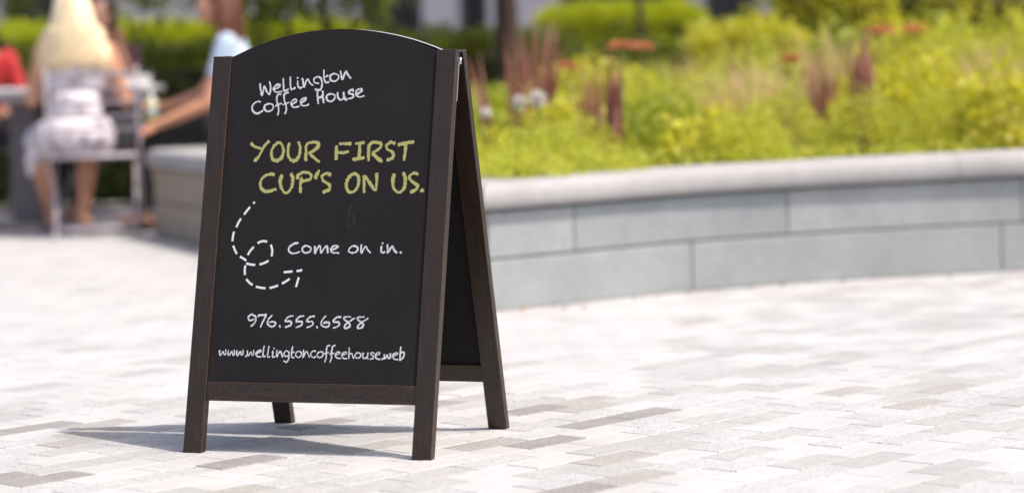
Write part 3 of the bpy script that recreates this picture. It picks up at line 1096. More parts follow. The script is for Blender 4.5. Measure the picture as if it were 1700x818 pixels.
hedge('tall_shrub', 'dark green shrub in the gap between the tall yellow green shrubs', 2.05, 2.7, 14.6, 15.4, 0.2, 1.30, M_dark, 4500, 0.055, 'shrub')
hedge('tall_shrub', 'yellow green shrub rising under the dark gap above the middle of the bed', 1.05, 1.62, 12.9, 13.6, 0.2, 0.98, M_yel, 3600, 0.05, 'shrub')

def tree(label, px, D, r0, zc, rc, hc, n, off=(0, 0), mat=None, sprigs=()):
    b = at(px, 300, D)
    x, y = b.x, b.y
    root = thing('tree', label, 'tree', (x, y, 0))
    bm = bmesh.new()
    pts = [Vector((0.02 * math.sin(z * 1.7), 0.02 * math.cos(z * 2.1), z)) for z in np.linspace(-0.02, zc + hc * 0.3, 9)]
    tube(bm, pts, [r0 * (1.25 if i == 0 else 1 - 0.08 * i) for i in range(9)], 10)
    ends = []
    for i in range(11):
        a = i * 2.4 + px
        z = zc - hc * 0.55 + (i / 11) * hc * 0.8
        e = Vector((math.cos(a) * rc * 0.75 + off[0], math.sin(a) * rc * 0.75 + off[1], z + rc * 0.35))
        tube(bm, [Vector((0, 0, z - 0.25)), Vector((0, 0, z - 0.25)).lerp(e, 0.5) + Vector((0, 0, 0.12)), e], [r0 * 0.4, r0 * 0.25, r0 * 0.1], 6)
        ends.append(e)
    for sx, sy, sz in sprigs:
        q = Vector((sx, sy, sz))
        tube(bm, [Vector((0, 0, 1.75)), Vector((sx * 0.7, sy * 0.7, 1.85)), q], [r0 * 0.3, 0.012, 0.005], 6)
    link('trunk', bm_mesh(bm), M_bark, root, smooth=True)
    # crown: clusters of leaves with gaps
    pos = []
    nc = 46
    per = n // nc
    for i in range(nc):
        d = unit(rng.normal(size=(1, 3)))[0]
        c = d * np.array([rc, rc, hc]) * rng.uniform(0.45, 1.0) + np.array([off[0], off[1], zc + 0.25])
        pos.append(c + rng.normal(size=(per, 3)) * np.array([0.17, 0.17, 0.12]) * rc / 1.2)
    for sx, sy, sz in sprigs:
        m_ = 110
        t = rng.uniform(0.0, 1, (m_, 1))
        c = np.array([sx, sy, sz]) + np.array([-sx * 0.25, -sy * 0.25, 0.45]) * t
        pos.append(c + rng.normal(size=(m_, 3)) * 0.085)
    pos = np.concatenate(pos)
    d = rand_dirs(len(pos), -0.5)
    link('crown', quad_mesh(leaf_quads(pos, d, 0.085, 0.045), 'crown'), mat or M_dark, root)
    return root
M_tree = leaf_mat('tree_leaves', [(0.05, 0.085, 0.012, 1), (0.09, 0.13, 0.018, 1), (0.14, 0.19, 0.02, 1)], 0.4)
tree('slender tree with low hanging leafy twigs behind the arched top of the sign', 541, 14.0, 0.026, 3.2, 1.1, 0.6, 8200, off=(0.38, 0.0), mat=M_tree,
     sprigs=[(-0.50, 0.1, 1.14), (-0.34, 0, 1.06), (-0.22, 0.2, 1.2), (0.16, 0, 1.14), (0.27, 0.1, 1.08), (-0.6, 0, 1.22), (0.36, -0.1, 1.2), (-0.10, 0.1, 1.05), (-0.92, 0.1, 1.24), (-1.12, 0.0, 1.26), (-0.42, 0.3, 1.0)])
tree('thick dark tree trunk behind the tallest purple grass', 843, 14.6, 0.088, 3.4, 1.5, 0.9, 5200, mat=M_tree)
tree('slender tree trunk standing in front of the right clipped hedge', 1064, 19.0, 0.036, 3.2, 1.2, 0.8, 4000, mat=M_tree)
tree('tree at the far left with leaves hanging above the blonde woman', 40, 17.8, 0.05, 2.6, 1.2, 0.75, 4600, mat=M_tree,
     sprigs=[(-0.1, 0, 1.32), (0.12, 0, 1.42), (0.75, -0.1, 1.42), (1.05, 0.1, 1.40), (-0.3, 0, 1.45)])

# ------------------------------------------------------------------ street front behind
M_render = simple('lilac_grey_render', (0.24, 0.23, 0.27, 1), 0.85, 0.06, 1.5)
M_glass = simple('dark_window_glass', (0.012, 0.014, 0.018, 1), 0.15)
M_frame = simple('charcoal_frames', (0.035, 0.037, 0.042, 1), 0.5)
M_plinth = simple('grey_plinth', (0.22, 0.22, 0.23, 1), 0.8)
BY = 36.0
bl = thing('street_building', 'pale lilac grey building with wide dark windows across the background', 'building', (0, BY, 0))
wins = [(-420, -250), (-190, -20), (20, 196), (346, 372), (440, 474), (500, 522), (604, 712), (772, 820), (940, 1150), (1178, 1262), (1330, 1480), (1540, 1700), (1760, 1900), (1960, 2150)]
def bxx(px): return (px - 850) / FPX * BY
storeys = ((1.05, 2.75), (3.7, 5.1), (6.3, 7.7))
edges = [-8.0 - 10] + [v for a, b in wins for v in (bxx(a), bxx(b))] + [bxx(2150) + 8]
bm = bmesh.new()
for i in range(0, len(edges), 2):
    a, b = edges[i], edges[i + 1]
    bbox(bm, ((a + b) / 2, 0.25, 4.5), (b - a, 0.5, 9.0))
for i in range(1, len(edges) - 1, 2):
    a, b = edges[i], edges[i + 1]
    zz = 0.0
    for z0, z1 in storeys:
        bbox(bm, ((a + b) / 2, 0.26, (zz + z0) / 2), (b - a, 0.48, z0 - zz))
        zz = z1
    bbox(bm, ((a + b) / 2, 0.26, (zz + 9.0) / 2), (b - a, 0.48, 9.0 - zz))
link('wall', bm_mesh(bm), M_render, bl)
box_obj('roof', ((edges[0] + edges[-1]) / 2, 3.8, 9.12), (edges[-1] - edges[0] + 0.8, 8.6, 0.22), M_plinth, bl, bevel=0.02)
box_obj('plinth', ((edges[0] + edges[-1]) / 2, -0.04, 0.2), (edges[-1] - edges[0], 0.1, 0.4), M_plinth, bl, bevel=0.01)
for i in range(1, len(edges) - 1, 2):
    a, b = edges[i], edges[i + 1]
    for z0, z1 in storeys:
        bm = bmesh.new()
        t = 0.07
        bbox(bm, ((a + b) / 2, 0.12, z0 + t / 2), (b - a, 0.1, t))
        bbox(bm, ((a + b) / 2, 0.12, z1 - t / 2), (b - a, 0.1, t))
        nm = max(1, int((b - a) / 1.0))
        for q in range(nm + 1):
            xx = a + t / 2 + (b - a - t) * q / nm
            bbox(bm, (xx, 0.118, (z0 + z1) / 2), (t, 0.1, z1 - z0 - 2 * t))
        f = link('window', bm_mesh(bm), M_frame, bl)
        box_obj('pane', ((a + b) / 2, 0.19, (z0 + z1) / 2), (b - a - 0.02, 0.02, z1 - z0 - 0.02), M_glass, f, bevel=0.002)
# ------------------------------------------------------------------ people and furniture
def solidify_body(bm, voxel, smooth=3):
    me = bm_mesh(bm, 'tmp')
    o = bpy.data.objects.new('tmp', me)
    C.objects.link(o)
    r = o.modifiers.new('r', 'REMESH'); r.mode = 'VOXEL'; r.voxel_size = voxel
    s = o.modifiers.new('s', 'SMOOTH'); s.iterations = smooth; s.factor = 0.5
    dg = bpy.context.evaluated_depsgraph_get()
    out = bpy.data.meshes.new_from_object(o.evaluated_get(dg))
    bpy.data.objects.remove(o)
    out.polygons.foreach_set('use_smooth', [True] * len(out.polygons))
    return out
def ell(bm, c, r, rot=None, seg=14):
    vs = bmesh.ops.create_uvsphere(bm, u_segments=seg, v_segments=max(8, seg // 2 + 2), radius=1)['verts']
    M = Matrix.Translation(c) @ (rot.to_4x4() if rot is not None else Matrix.Identity(4)) @ Matrix.Diagonal((r[0], r[1], r[2], 1))
    for v in vs: v.co = M @ v.co
def limb(bm, pts, rad):
    for i in range(len(pts) - 1):
        a, b = Vector(pts[i]), Vector(pts[i + 1])
        tube(bm, [a, a.lerp(b, 0.33), b], [rad[i], rad[i] * 0.62 + rad[i + 1] * 0.38 + 0.002, rad[i + 1]], 14)
    for p, r in zip(pts, rad): ell(bm, p, (r, r, r))
def hand(bm, wrist, d, palm_n, curl=0.4):
    """palm, four fingers of different length, thumb from the side"""
    d = Vector(d).normalized(); n = Vector(palm_n); n = (n - d * n.dot(d)).normalized(); s = d.cross(n)
    w = Vector(wrist)
    rot = Matrix((s, d, n)).transposed()
    ell(bm, w + d * 0.045, (0.041, 0.052, 0.016), rot)
    for k_, (o_, L) in enumerate(((-0.030, 0.060), (-0.010, 0.072), (0.010, 0.066), (0.029, 0.052))):
        b = w + d * 0.085 + s * o_
        m_ = b + (d * math.cos(curl) + n * math.sin(curl)) * L * 0.5
        e = m_ + (d * math.cos(curl * 2.2) + n * math.sin(curl * 2.2)) * L * 0.5
        limb(bm, [b, m_, e], [0.0098, 0.009, 0.0078])
    b = w + d * 0.03 - s * 0.035
    m_ = b + (d * 0.6 - s * 0.7 + n * 0.3).normalized() * 0.035
    e = m_ + (d * 0.9 - s * 0.1 + n * 0.45).normalized() * 0.03
    limb(bm, [b, m_, e], [0.0125, 0.0105, 0.009])
def foot(bm, ankle, d):
    d = Vector((d[0], d[1], 0)).normalized()
    a = Vector(ankle)
    s = Vector((-d.y, d.x, 0))
    rot = Matrix((s, d, Vector((0, 0, 1)))).transposed()
    gz = a.z - 0.075
    ell(bm, Vector((a.x, a.y, gz + 0.035)) - d * 0.025, (0.032, 0.045, 0.035), rot)
    ell(bm, Vector((a.x, a.y, gz + 0.036)) + d * 0.075, (0.038, 0.085, 0.032), rot)
    ell(bm, Vector((a.x, a.y, gz + 0.020)) + d * 0.145, (0.042, 0.045, 0.019), rot)
def head(bm, c, yaw, pitch=0.0):
    Rm = Matrix.Rotation(yaw, 3, 'Z') @ Matrix.Rotation(-pitch, 3, 'X')
    c = Vector(c)
    def q(x, y, z): return c + Rm @ Vector((x, y, z))
    ell(bm, q(0, -0.012, 0.028), (0.074, 0.092, 0.088), Rm, 20)
    ell(bm, q(0, 0.022, -0.035), (0.056, 0.062, 0.078), Rm, 18)
    ell(bm, q(0, 0.055, -0.088), (0.026, 0.026, 0.022), Rm)
    for s in (-1, 1):
        ell(bm, q(s * 0.038, 0.050, -0.030), (0.024, 0.022, 0.026), Rm)
        ell(bm, q(s * 0.078, -0.005, -0.010), (0.009, 0.018, 0.030), Rm)
        ell(bm, q(s * 0.03, 0.073, 0.022), (0.026, 0.011, 0.009), Rm)
    limb(bm, [q(0, 0.076, 0.012), q(0, 0.100, -0.028)], [0.009, 0.0125])
    for s in (-1, 1): ell(bm, q(s * 0.011, 0.088, -0.031), (0.009, 0.009, 0.007), Rm)
    ell(bm, q(0, 0.079, -0.058), (0.024, 0.011, 0.0065), Rm)
    ell(bm, q(0, 0.077, -0.067), (0.020, 0.011, 0.0065), Rm)
    return q
def person(label, loc, rz, J, skin, clothes, hair_fn, hair_mat, head_yaw=0.0, head_pitch=0.0, shoes=None, group=None):
    root = thing('person', label, 'person', loc, rz, group)
    bm = bmesh.new()
    hz = J['hz']; L = J['lean']
    pel = Vector((0, 0, hz + 0.10)); wai = Vector((0, L * 0.35, hz + 0.25)); che = Vector((0, L * 0.75, hz + 0.41))
    nb = Vector((0, L, hz + 0.58)); hd = Vector((J.get('hx', 0), L + J.get('hy', 0.02), hz + 0.745))
    ell(bm, pel, (0.165, 0.125, 0.11)); ell(bm, wai, (0.125, 0.092, 0.12)); ell(bm, che, (0.15, 0.102, 0.15))
    ell(bm, (0, L * 0.95, hz + 0.53), (0.165, 0.06, 0.055))
    limb(bm, [nb - Vector((0, 0, 0.03)), (nb + hd) / 2 - Vector((0, 0.01, 0)), hd - Vector((0, 0.012, 0.03))], [0.056, 0.048, 0.047])
    q = head(bm, hd, head_yaw, head_pitch)
    for s, key in ((-1, 'L'), (1, 'R')):
        sh = Vector((s * 0.165, L * 0.95, hz + 0.535))
        el, wr, hdir, pn, curl = J['arm' + key]
        limb(bm, [sh, Vector(el), Vector(wr)], [0.048, 0.038, 0.025])
        hand(bm, wr, hdir, pn, curl)
        kn, an, fd = J['leg' + key]
        hp = Vector((s * 0.085, 0.02, hz + 0.085))
        mid = Vector(kn).lerp(Vector(an), 0.35) + Vector((0, -0.012, 0))
        limb(bm, [hp, Vector(kn)], [0.088, 0.056])
        limb(bm, [Vector(kn), mid, Vector(an)], [0.055, 0.053, 0.033])
        foot(bm, an, fd)
    body = solidify_body(bm, 0.0075, 2)
    b = link('body', body, skin, root)
    for s in (-1, 1):
        bm = bmesh.new()
        ell(bm, q(s * 0.031, 0.0755, 0.003), (0.0105, 0.0085, 0.0085), None, 12)
        e = link('eye', bm_mesh(bm), M_eye, root, smooth=True)
        bm = bmesh.new()
        ell(bm, q(s * 0.031, 0.0825, 0.003), (0.0045, 0.003, 0.0045), None, 10)
        link('iris', bm_mesh(bm), M_iris, e, smooth=True)
    bm = bmesh.new()
    ell(bm, q(0, 0.0865, -0.0625), (0.022, 0.0065, 0.009), None, 12)
    link('mouth', bm_mesh(bm), M_lip, root, smooth=True)
    for nm, mat, fn in clothes:
        bm = bmesh.new()
        fn(bm, J)
        link(nm, solidify_body(bm, 0.010, 3), mat, root)
    if shoes is not None:
        for key in 'LR':
            kn, an, fd = J['leg' + key]
            bm = bmesh.new()
            d = Vector((fd[0], fd[1], 0)).normalized()
            s_ = Vector((-d.y, d.x, 0)); rot = Matrix((s_, d, Vector((0, 0, 1)))).transposed()
            a = Vector(an); gz = a.z - 0.075
            ell(bm, Vector((a.x, a.y, gz + 0.018)) - d * 0.02, (0.040, 0.055, 0.03), rot)
            ell(bm, Vector((a.x, a.y, gz + 0.018)) + d * 0.10, (0.047, 0.115, 0.028), rot)
            link('shoe', solidify_body(bm, 0.009, 2), shoes, root)
    hair_fn(root, q, hair_mat)
    return root
def strands(root, q, mat, n, length, spread, radius=0.006, back=0.0, front=False, wave=0.012, lift=0.012):
    """hair: a close cap over the skull and many wavy locks falling from it"""
    bm = bmesh.new()
    c0 = q(0, -0.022, 0.036)
    X = (q(1, 0, 0) - q(0, 0, 0)); Y = (q(0, 1, 0) - q(0, 0, 0)); Z = Vector((0, 0, 1))
    Rm = Matrix((X, Y, (q(0, 0, 1) - q(0, 0, 0)))).transposed()
    ell(bm, c0, (0.082, 0.094, 0.092), Rm, 20)
    ell(bm, q(0, -0.05, -0.03), (0.072, 0.06, 0.075), Rm, 16)
    cap = solidify_body(bm, 0.009, 1)
    h = link('hair', cap, mat, root)
    bm = bmesh.new()
    for i in range(n):
        a = random.uniform(-math.pi * 0.94, -0.06 * math.pi)       # back half and sides
        if front and random.random() < 0.25: a = random.choice((-1, 1)) * random.uniform(0.0, 0.25) - (0 if random.random() < .5 else math.pi)
        rx, ry = math.cos(a), math.sin(a)
        p0 = c0 + X * rx * 0.055 + Y * ry * 0.06 + Z * random.uniform(0.05, 0.085)
        p1 = c0 + X * rx * 0.086 + Y * ry * 0.098 + Z * random.uniform(-0.02, 0.03)
        p2 = c0 + X * rx * (0.085 + spread * 0.4) + Y * (ry * 0.105 - back * 0.4) + Z * -0.11
        Lx = length * random.uniform(0.75, 1.08)
        pts = [p0, p1, p2]
        for k_ in range(1, 6):
            t = k_ / 5
            ph = i * 1.7 + k_ * 1.4
            pts.append(c0 + X * (rx * (0.085 + spread * (0.4 + 0.6 * t)) + wave * math.sin(ph)) + Y * (ry * (0.105 - 0.02 * t) - back * (0.4 + 0.6 * t) + wave * 0.6 * math.cos(ph)) + Z * (-0.11 - (Lx - 0.11) * t))
        rr = radius * random.uniform(0.7, 1.3)
        tube(bm, pts, [rr * 0.7, rr, rr, rr, rr, rr * 0.9, rr * 0.7, rr * 0.25], 5, 0.6, cap=False)
    link('locks', bm_mesh(bm), mat, h, smooth=True)

def fabric(name, c1, c2=None, scale=30, rough=0.85):
    k = NT(name)
    v = k.coord()
    f = k.noise(v, scale, 3)
    k.color(k.ramp(f, [(0.35, c1), (0.65, c2 or tuple(x * 1.25 for x in c1[:3]))]))
    k.rough(rough)
    k.b.inputs['Sheen Weight'].default_value = 0.2
    k.bump(k.noise(v, 500, 2), 0.2, 0.001)
    return k.m
def skin(name, c):
    k = NT(name)
    f = k.noise(k.coord(), 12, 3)
    k.color(k.ramp(f, [(0.3, tuple(x * 0.88 for x in c[:3])), (0.7, tuple(min(1, x * 1.1) for x in c[:3]))]))
    k.rough(0.48)
    k.b.inputs['Subsurface Weight'].default_value = 0.12
    k.b.inputs['Subsurface Radius'].default_value = (0.02, 0.008, 0.004)
    return k.m
def hairm(name, c1, c2):
    k = NT(name)
    g = k.n('ShaderNodeNewGeometry')
    k.color(k.ramp(g.outputs['Random Per Island'], [(0, c1), (1, c2)]))
    k.rough(0.38)
    return k.m
# white dress with a soft grey flower print
k = NT('flower_print_dress')
v = k.coord()
vo = k.n('ShaderNodeTexVoronoi', i_Scale=12)
dist = k.n('ShaderNodeVectorMath', operation='ADD')
nz = k.n('ShaderNodeTexNoise', i_Scale=30, i_Detail=2)
k.l(v, nz.inputs['Vector'])
k.l(v, dist.inputs[0])
sc_ = k.n('ShaderNodeVectorMath', operation='SCALE'); sc_.inputs['Scale'].default_value = 0.035
k.l(nz.outputs['Color'], sc_.inputs[0]); k.l(sc_.outputs[0], dist.inputs[1])
k.l(dist.outputs[0], vo.inputs['Vector'])
ring = k.ramp(vo.outputs['Distance'], [(0.14, (0.0, 0.0, 0.0)), (0.22, (1, 1, 1)), (0.36, (0.1, 0.1, 0.1)), (0.44, (1, 1, 1))])
pt = k.mix(ring, srgb(62, 50, 66), srgb(205, 196, 202))
k.color(k.mix(k.ramp(k.noise(v, 8, 2), [(0.45, (0.0, 0.0, 0.0)), (0.65, (0.35, 0.35, 0.35))]), pt, srgb(222, 214, 217)))
k.rough(0.85)
M_dress = k.m
M_eye = simple('eye_white', (0.7, 0.68, 0.66, 1), 0.2)
M_iris = simple('brown_iris', (0.06, 0.03, 0.015, 1), 0.15)
M_lip = simple('lips', (0.42, 0.14, 0.12, 1), 0.45)
M_skin = skin('light_skin', (0.60, 0.29, 0.17))
M_skin_b = skin('tanned_skin', (0.38, 0.18, 0.12))
M_blond = hairm('blonde_hair', (0.74, 0.52, 0.28, 1), (0.97, 0.85, 0.60, 1))
M_brown = hairm('auburn_hair', (0.055, 0.018, 0.009, 1), (0.16, 0.05, 0.018, 1))
M_black = hairm('dark_hair', (0.012, 0.008, 0.007, 1), (0.05, 0.025, 0.018, 1))
M_trouser = fabric('black_trousers', (0.008, 0.008, 0.010))
M_blue = fabric('pale_blue_top', (0.36, 0.46, 0.60), (0.48, 0.57, 0.68), 14)
M_redtop = fabric('red_top', (0.55, 0.03, 0.03))
M_maroon = fabric('dark_maroon_top', (0.06, 0.018, 0.022))
M_shoe = fabric('black_shoes', (0.015, 0.014, 0.014))
M_shoew = fabric('white_shoes', (0.72, 0.71, 0.68))
M_chair = simple('mauve_grey_painted_metal', (0.38, 0.33, 0.36, 1), 0.3, 0.08, 30)

def dress(bm, J):
    hz, L = J['hz'], J['lean']
    ell(bm, (0, -0.01, hz + 0.09), (0.205, 0.155, 0.115)); ell(bm, (0, L * 0.3, hz + 0.23), (0.140, 0.106, 0.13))
    ell(bm, (0, L * 0.72, hz + 0.40), (0.166, 0.116, 0.150))
    ell(bm, (0, L * 0.93, hz + 0.515), (0.150, 0.070, 0.052))
    for s, key in ((-1, 'L'), (1, 'R')):
        kn = Vector(J['leg' + key][0])
        limb(bm, [(s * 0.09, 0.0, hz + 0.09), Vector((s * 0.09, 0, hz + 0.09)).lerp(kn, 0.85)], [0.118, 0.085])
        limb(bm, [(s * 0.10, L * 0.8, hz + 0.46), (s * 0.115, L * 0.95, hz + 0.562)], [0.045, 0.030])
    # skirt hanging over the left side of the chair
    limb(bm, [(-0.17, 0.02, hz + 0.07), (-0.235, 0.06, hz - 0.02), (-0.255, 0.10, hz - 0.10)], [0.07, 0.045, 0.02])
    ell(bm, (0, 0.14, hz + 0.05), (0.16, 0.2, 0.06))
def shirt(sleeve=0.5, extra=0.0):
    def f(bm, J):
        hz, L = J['hz'], J['lean']
        ell(bm, (0, 0.0, hz + 0.11), (0.175 + extra, 0.137, 0.10)); ell(bm, (0, L * 0.35, hz + 0.25), (0.140 + extra, 0.106, 0.13))
        ell(bm, (0, L * 0.75, hz + 0.41), (0.163, 0.115, 0.145))
        ell(bm, (0, L * 0.95, hz + 0.515), (0.165, 0.070, 0.055))
        for s, key in ((-1, 'L'), (1, 'R')):
            sh = Vector((s * 0.165, L * 0.95, hz + 0.53)); el, wr = Vector(J['arm' + key][0]), Vector(J['arm' + key][1])
            if sleeve <= 1: limb(bm, [sh, sh.lerp(el, sleeve)], [0.060, 0.055])
            else: limb(bm, [sh, el, el.lerp(wr, sleeve - 1)], [0.060, 0.050, 0.038])
    return f
def vest(bm, J):
    hz, L = J['hz'], J['lean']
    ell(bm, (0, 0.0, hz + 0.11), (0.175, 0.137, 0.10)); ell(bm, (0, L * 0.35, hz + 0.25), (0.142, 0.110, 0.13))
    ell(bm, (0, L * 0.75 + 0.008, hz + 0.375), (0.165, 0.122, 0.125))
    for s in (-1, 1): limb(bm, [(s * 0.09, L * 0.8 + 0.03, hz + 0.45), (s * 0.10, L * 0.95 - 0.01, hz + 0.572), (s * 0.09, L * 0.8 - 0.05, hz + 0.46)], [0.03, 0.022, 0.03])
def trousers(bm, J):
    hz = J['hz']
    ell(bm, (0, 0.0, hz + 0.095), (0.178, 0.138, 0.112))
    for s, key in ((-1, 'L'), (1, 'R')):
        kn, an, fd = J['leg' + key]
        hp = Vector((s * 0.085, 0.02, hz + 0.085))
        limb(bm, [hp, Vector(kn), Vector(kn).lerp(Vector(an), 0.88)], [0.102, 0.070, 0.047])

# folding slatted chair, sitter looks along +Y
def make_chair(label, loc, rz):
    root = thing('folding_chair', label, 'chair', loc, rz, 'folding metal chairs round the cafe table')
    hw = 0.232
    for s in (-1, 1):
        tube_obj('back_post', [(s * hw, -0.255, 0.875), (s * hw, -0.13, 0.42), (s * hw, 0.22, 0.012)], 0.009, M_chair, root, 10)
        tube_obj('rear_leg', [(s * (hw - 0.026), 0.14, 0.405), (s * (hw - 0.026), -0.08, 0.21), (s * (hw - 0.026), -0.275, 0.012)], 0.0085, M_chair, root, 10)
        for y, x in ((0.22, s * hw), (-0.275, s * (hw - 0.026))):
            lathe_obj('foot_cap', [(0.016, 0.0), (0.018, 0.012), (0.014, 0.03)], M_chair, root, (x, y, 0), 12)
    for i in range(6):
        y = -0.165 + i * 0.062
        box_obj('seat_slat', (0, y, 0.421), (2 * hw - 0.04, 0.048, 0.012), M_chair, root, bevel=0.003)
    for i, z in enumerate((0.835, 0.765, 0.695, 0.625, 0.56)):
        t = (z - 0.42) / 0.455
        box_obj('back_slat', (0, -0.13 - 0.125 * t + 0.012, z), (2 * hw - 0.02, 0.010, 0.028 if i == 0 else 0.016), M_chair, root, rot=Matrix.Rotation(R(15), 3, 'X'), bevel=0.003)
    tube_obj('crossbar', [(-hw + 0.026, -0.235, 0.052), (hw - 0.026, -0.235, 0.052)], 0.011, M_chair, root, 10)
    tube_obj('front_crossbar', [(-hw, 0.19, 0.05), (hw, 0.19, 0.05)], 0.009, M_chair, root, 10)
    tube_obj('seat_rail', [(-hw + 0.01, -0.205, 0.418), (hw - 0.01, -0.205, 0.418)], 0.011, M_chair, root, 10)
    return root
ch = make_chair('mauve grey folding slatted chair with the blonde woman on it', (-2.165, 12.50, 0), R(8))
c2 = copy_tree(ch); c2.location = (-2.36, 14.05, 0); c2.rotation_euler.z = R(180)
c2['label'] = 'folding chair on the far side of the table under the dark haired woman'
c3 = copy_tree(ch); c3.location = (-3.12, 14.15, 0); c3.rotation_euler.z = R(205)
c3['label'] = 'folding chair at the left edge under the person in red'

# cafe table
M_top = simple('pale_table_top', (0.56, 0.55, 0.55, 1), 0.4, 0.05, 20)
tb = thing('cafe_table', 'pale rectangular cafe table on a thick grey pedestal', 'table', (-2.70, 13.28, 0))
bm = bmesh.new(); bbox(bm, (0, 0, 0.765), (1.50, 0.66, 0.034), bevel=0.012, seg=3); link('tabletop', bm_mesh(bm), M_top, tb)
bm = bmesh.new(); bbox(bm, (0, 0, 0.725), (1.36, 0.54, 0.045), bevel=0.004); link('apron', bm_mesh(bm), M_chair, tb)
M_ped = simple('grey_pedestal', (0.12, 0.105, 0.12, 1), 0.5, 0.08, 20)
bm = bmesh.new(); bbox(bm, (0.02, 0, 0.365), (0.15, 0.15, 0.67), bevel=0.01, seg=2); link('pedestal', bm_mesh(bm), M_ped, tb)
bm = bmesh.new(); bbox(bm, (0.02, 0, 0.018), (0.55, 0.45, 0.034), bevel=0.008, seg=2); link('foot_plate', bm_mesh(bm), M_ped, tb)
# white box lying on the table's right end
M_card = simple('white_card', (0.82, 0.82, 0.80, 1), 0.5, 0.03, 20)
tr = thing('takeaway_box', 'white takeaway box lying on the right end of the table', 'box', (-2.035, 13.12, 0.7825))
bm = bmesh.new(); bbox(bm, (0, 0, 0.018), (0.145, 0.12, 0.036), bevel=0.006, seg=2); link('tray', bm_mesh(bm), M_card, tr)
bm = bmesh.new(); bbox(bm, (0, 0, 0.044), (0.151, 0.126, 0.014), bevel=0.006, seg=2); link('lid', bm_mesh(bm), M_card, tr)

# the blonde woman, seen from behind
Jb = dict(hz=0.43, lean=0.10, hy=0.0,
          armL=((-0.235, 0.14, 0.715), (-0.20, 0.36, 0.80), (0.3, 1, 0), (0, 0, -1), 0.3),
          armR=((0.255, 0.12, 0.70), (0.17, 0.36, 0.80), (-0.3, 1, 0), (0, 0, -1), 0.3),
          legL=((-0.25, 0.36, 0.49), (-0.20, 0.50, 0.09), (-0.1, 1)),
          legR=((0.03, 0.38, 0.50), (0.0, 0.20, 0.09), (0.1, 1)))
person('woman with long blonde hair and flower print dress seated with her back to us', (-2.265, 12.52, 0), R(4), Jb, M_skin,
       [('dress', M_dress, dress)], lambda r, q, m: strands(r, q, m, 420, 0.33, 0.085, 0.009, back=0.03, wave=0.032), M_blond)
# the woman on the coping, in profile
zc_ = 0.455
Jc = dict(hz=zc_, lean=0.03, hy=0.07,
          armL=((-0.215, 0.13, 0.675), (-0.20, 0.41, 0.565), (0.05, 1, -0.45), (0.6, 0, -1), 0.5),
          armR=((0.20, 0.22, 0.72), (0.12, 0.42, 0.655), (-0.3, 1, 0.1), (-1, -0.2, 0), 0.75),
          legL=((-0.09, 0.49, zc_ + 0.075), (-0.07, 0.53, 0.085), (0, 1)),
          legR=((0.09, 0.50, zc_ + 0.075), (0.12, 0.56, 0.085), (0, 1)))
person('auburn haired woman in pale blue top and black trousers seated on the planter coping', (-1.44, 12.80, 0), R(88), Jc, M_skin,
       [('top', M_blue, shirt(0.5)), ('trousers', M_trouser, trousers)], lambda r, q, m: strands(r, q, m, 230, 0.27, 0.02, 0.0085, back=0.01, front=True), M_brown, head_pitch=-0.15, shoes=M_shoe)
# drink bottle in her far hand
bt = thing('drink_bottle', 'small drink bottle with a blue and yellow label in the seated woman\'s hand', 'bottle', (-1.925, 12.90, 0.575))
M_bot = simple('clear_drink', (0.45, 0.47, 0.42, 1), 0.12)
M_lab = NT('blue_and_yellow_label')
tcv = M_lab.coord('Object')
sx_ = M_lab.n('ShaderNodeSeparateXYZ'); M_lab.l(tcv, sx_.inputs[0])
mr = M_lab.n('ShaderNodeMapRange', i_1=0.02, i_2=0.11); M_lab.l(sx_.outputs[2], mr.inputs[0])
M_lab.color(M_lab.ramp(mr.outputs[0], [(0.0, (0.75, 0.60, 0.08)), (0.28, (0.75, 0.60, 0.08)), (0.30, (0.30, 0.48, 0.62)), (0.72, (0.45, 0.60, 0.70)), (0.74, (0.75, 0.68, 0.25)), (1, (0.75, 0.68, 0.25))]))
lathe_obj('glass', [(0.032, 0), (0.037, 0.006), (0.037, 0.115), (0.022, 0.135), (0.012, 0.150), (0.012, 0.170)], M_bot, bt)
lathe_obj('label', [(0.0378, 0.018), (0.0384, 0.02), (0.0384, 0.108), (0.0378, 0.11)], M_lab.m, bt)
lathe_obj('cap', [(0.014, 0.168), (0.014, 0.184), (0.012, 0.186)], M_card, bt)
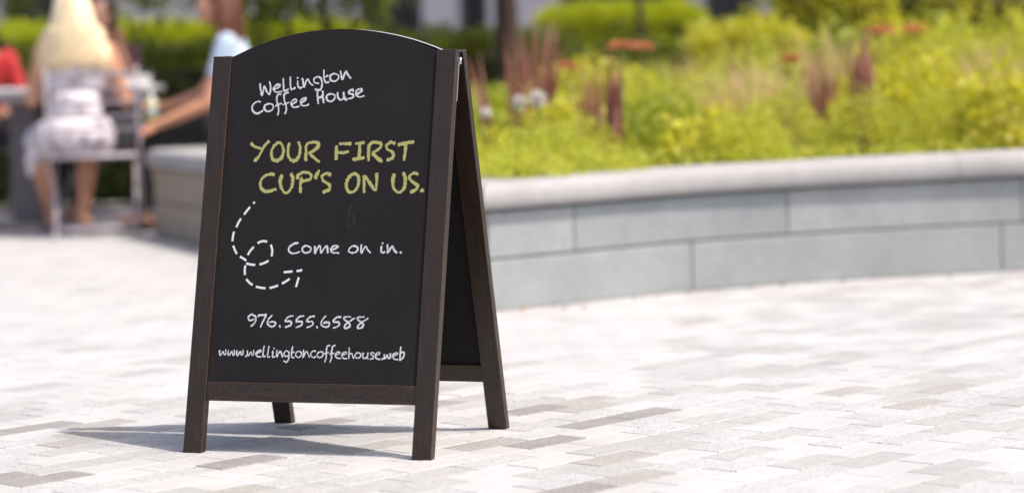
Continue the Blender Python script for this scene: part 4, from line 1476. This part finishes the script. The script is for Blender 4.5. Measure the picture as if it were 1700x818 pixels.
# the dark haired woman across the table, facing us
Jd = dict(hz=0.435, lean=0.12, hy=0.02,
          armL=((-0.20, 0.30, 0.80), (-0.13, 0.30, 0.985), (0.1, 0.1, 1), (0, 0.6, 0.2), 0.6),
          armR=((0.24, 0.22, 0.76), (0.12, 0.44, 0.81), (-0.5, 1, 0), (0, 0, -1), 0.3),
          legL=((-0.05, 0.42, 0.51), (0.14, 0.42, 0.085), (0.2, 1)),
          legR=((0.15, 0.42, 0.51), (0.27, 0.46, 0.085), (0.2, 1)))
person('dark haired woman facing us across the table, half hidden behind the blonde woman', (-2.345, 14.02, 0), R(180), Jd, M_skin_b,
       [('top', M_maroon, shirt(1.15)), ('trousers', M_trouser, trousers)], lambda r, q, m: strands(r, q, m, 170, 0.34, 0.02, 0.0075, front=True), M_black, shoes=M_shoe)
# the person in red at the left edge
Je = dict(hz=0.435, lean=0.10, hy=0.02,
          armL=((-0.24, 0.16, 0.70), (-0.10, 0.36, 0.66), (0.6, 1, 0), (0, 0, -1), 0.4),
          armR=((0.24, 0.18, 0.72), (0.10, 0.38, 0.66), (-0.6, 1, 0), (0, 0, -1), 0.4),
          legL=((-0.16, 0.42, 0.51), (-0.20, 0.50, 0.085), (-0.2, 1)),
          legR=((0.12, 0.42, 0.51), (0.10, 0.46, 0.085), (0, 1)))
person('dark haired person in a bright red top cut off by the left edge', (-3.13, 14.12, 0), R(205), Je, M_skin_b,
       [('top', M_redtop, shirt(1.5, 0.02)), ('trousers', M_trouser, trousers)], lambda r, q, m: strands(r, q, m, 150, 0.28, 0.05, 0.0075, front=True), M_black, shoes=M_shoew)

# a few dry leaves and grit blown against the foot of the planter
n = 150
P = []
for i in range(n):
    s = rng.uniform(s_left + 0.2, s_corner + 3.0)
    p, nn = mitre(float(s))
    o_ = 0.02 + abs(rng.normal()) * 0.07
    P.append((p.x + nn.x * o_, p.y + nn.y * o_, 0.004))
P = np.array(P)
d = unit(rng.normal(size=(n, 3)) * np.array([1, 1, 0.12]))
fl = link('fallen_leaves', quad_mesh(leaf_quads(P, d, 0.022, 0.010, 0.1), 'fallen_leaves'), leaf_mat('dry_leaves', [(0.22, 0.12, 0.05, 1), (0.35, 0.22, 0.08, 1), (0.15, 0.08, 0.04, 1)], 0.1))
tag(fl, 'dry brown leaves and grit along the foot of the planter wall', 'dry leaves', kind='stuff')
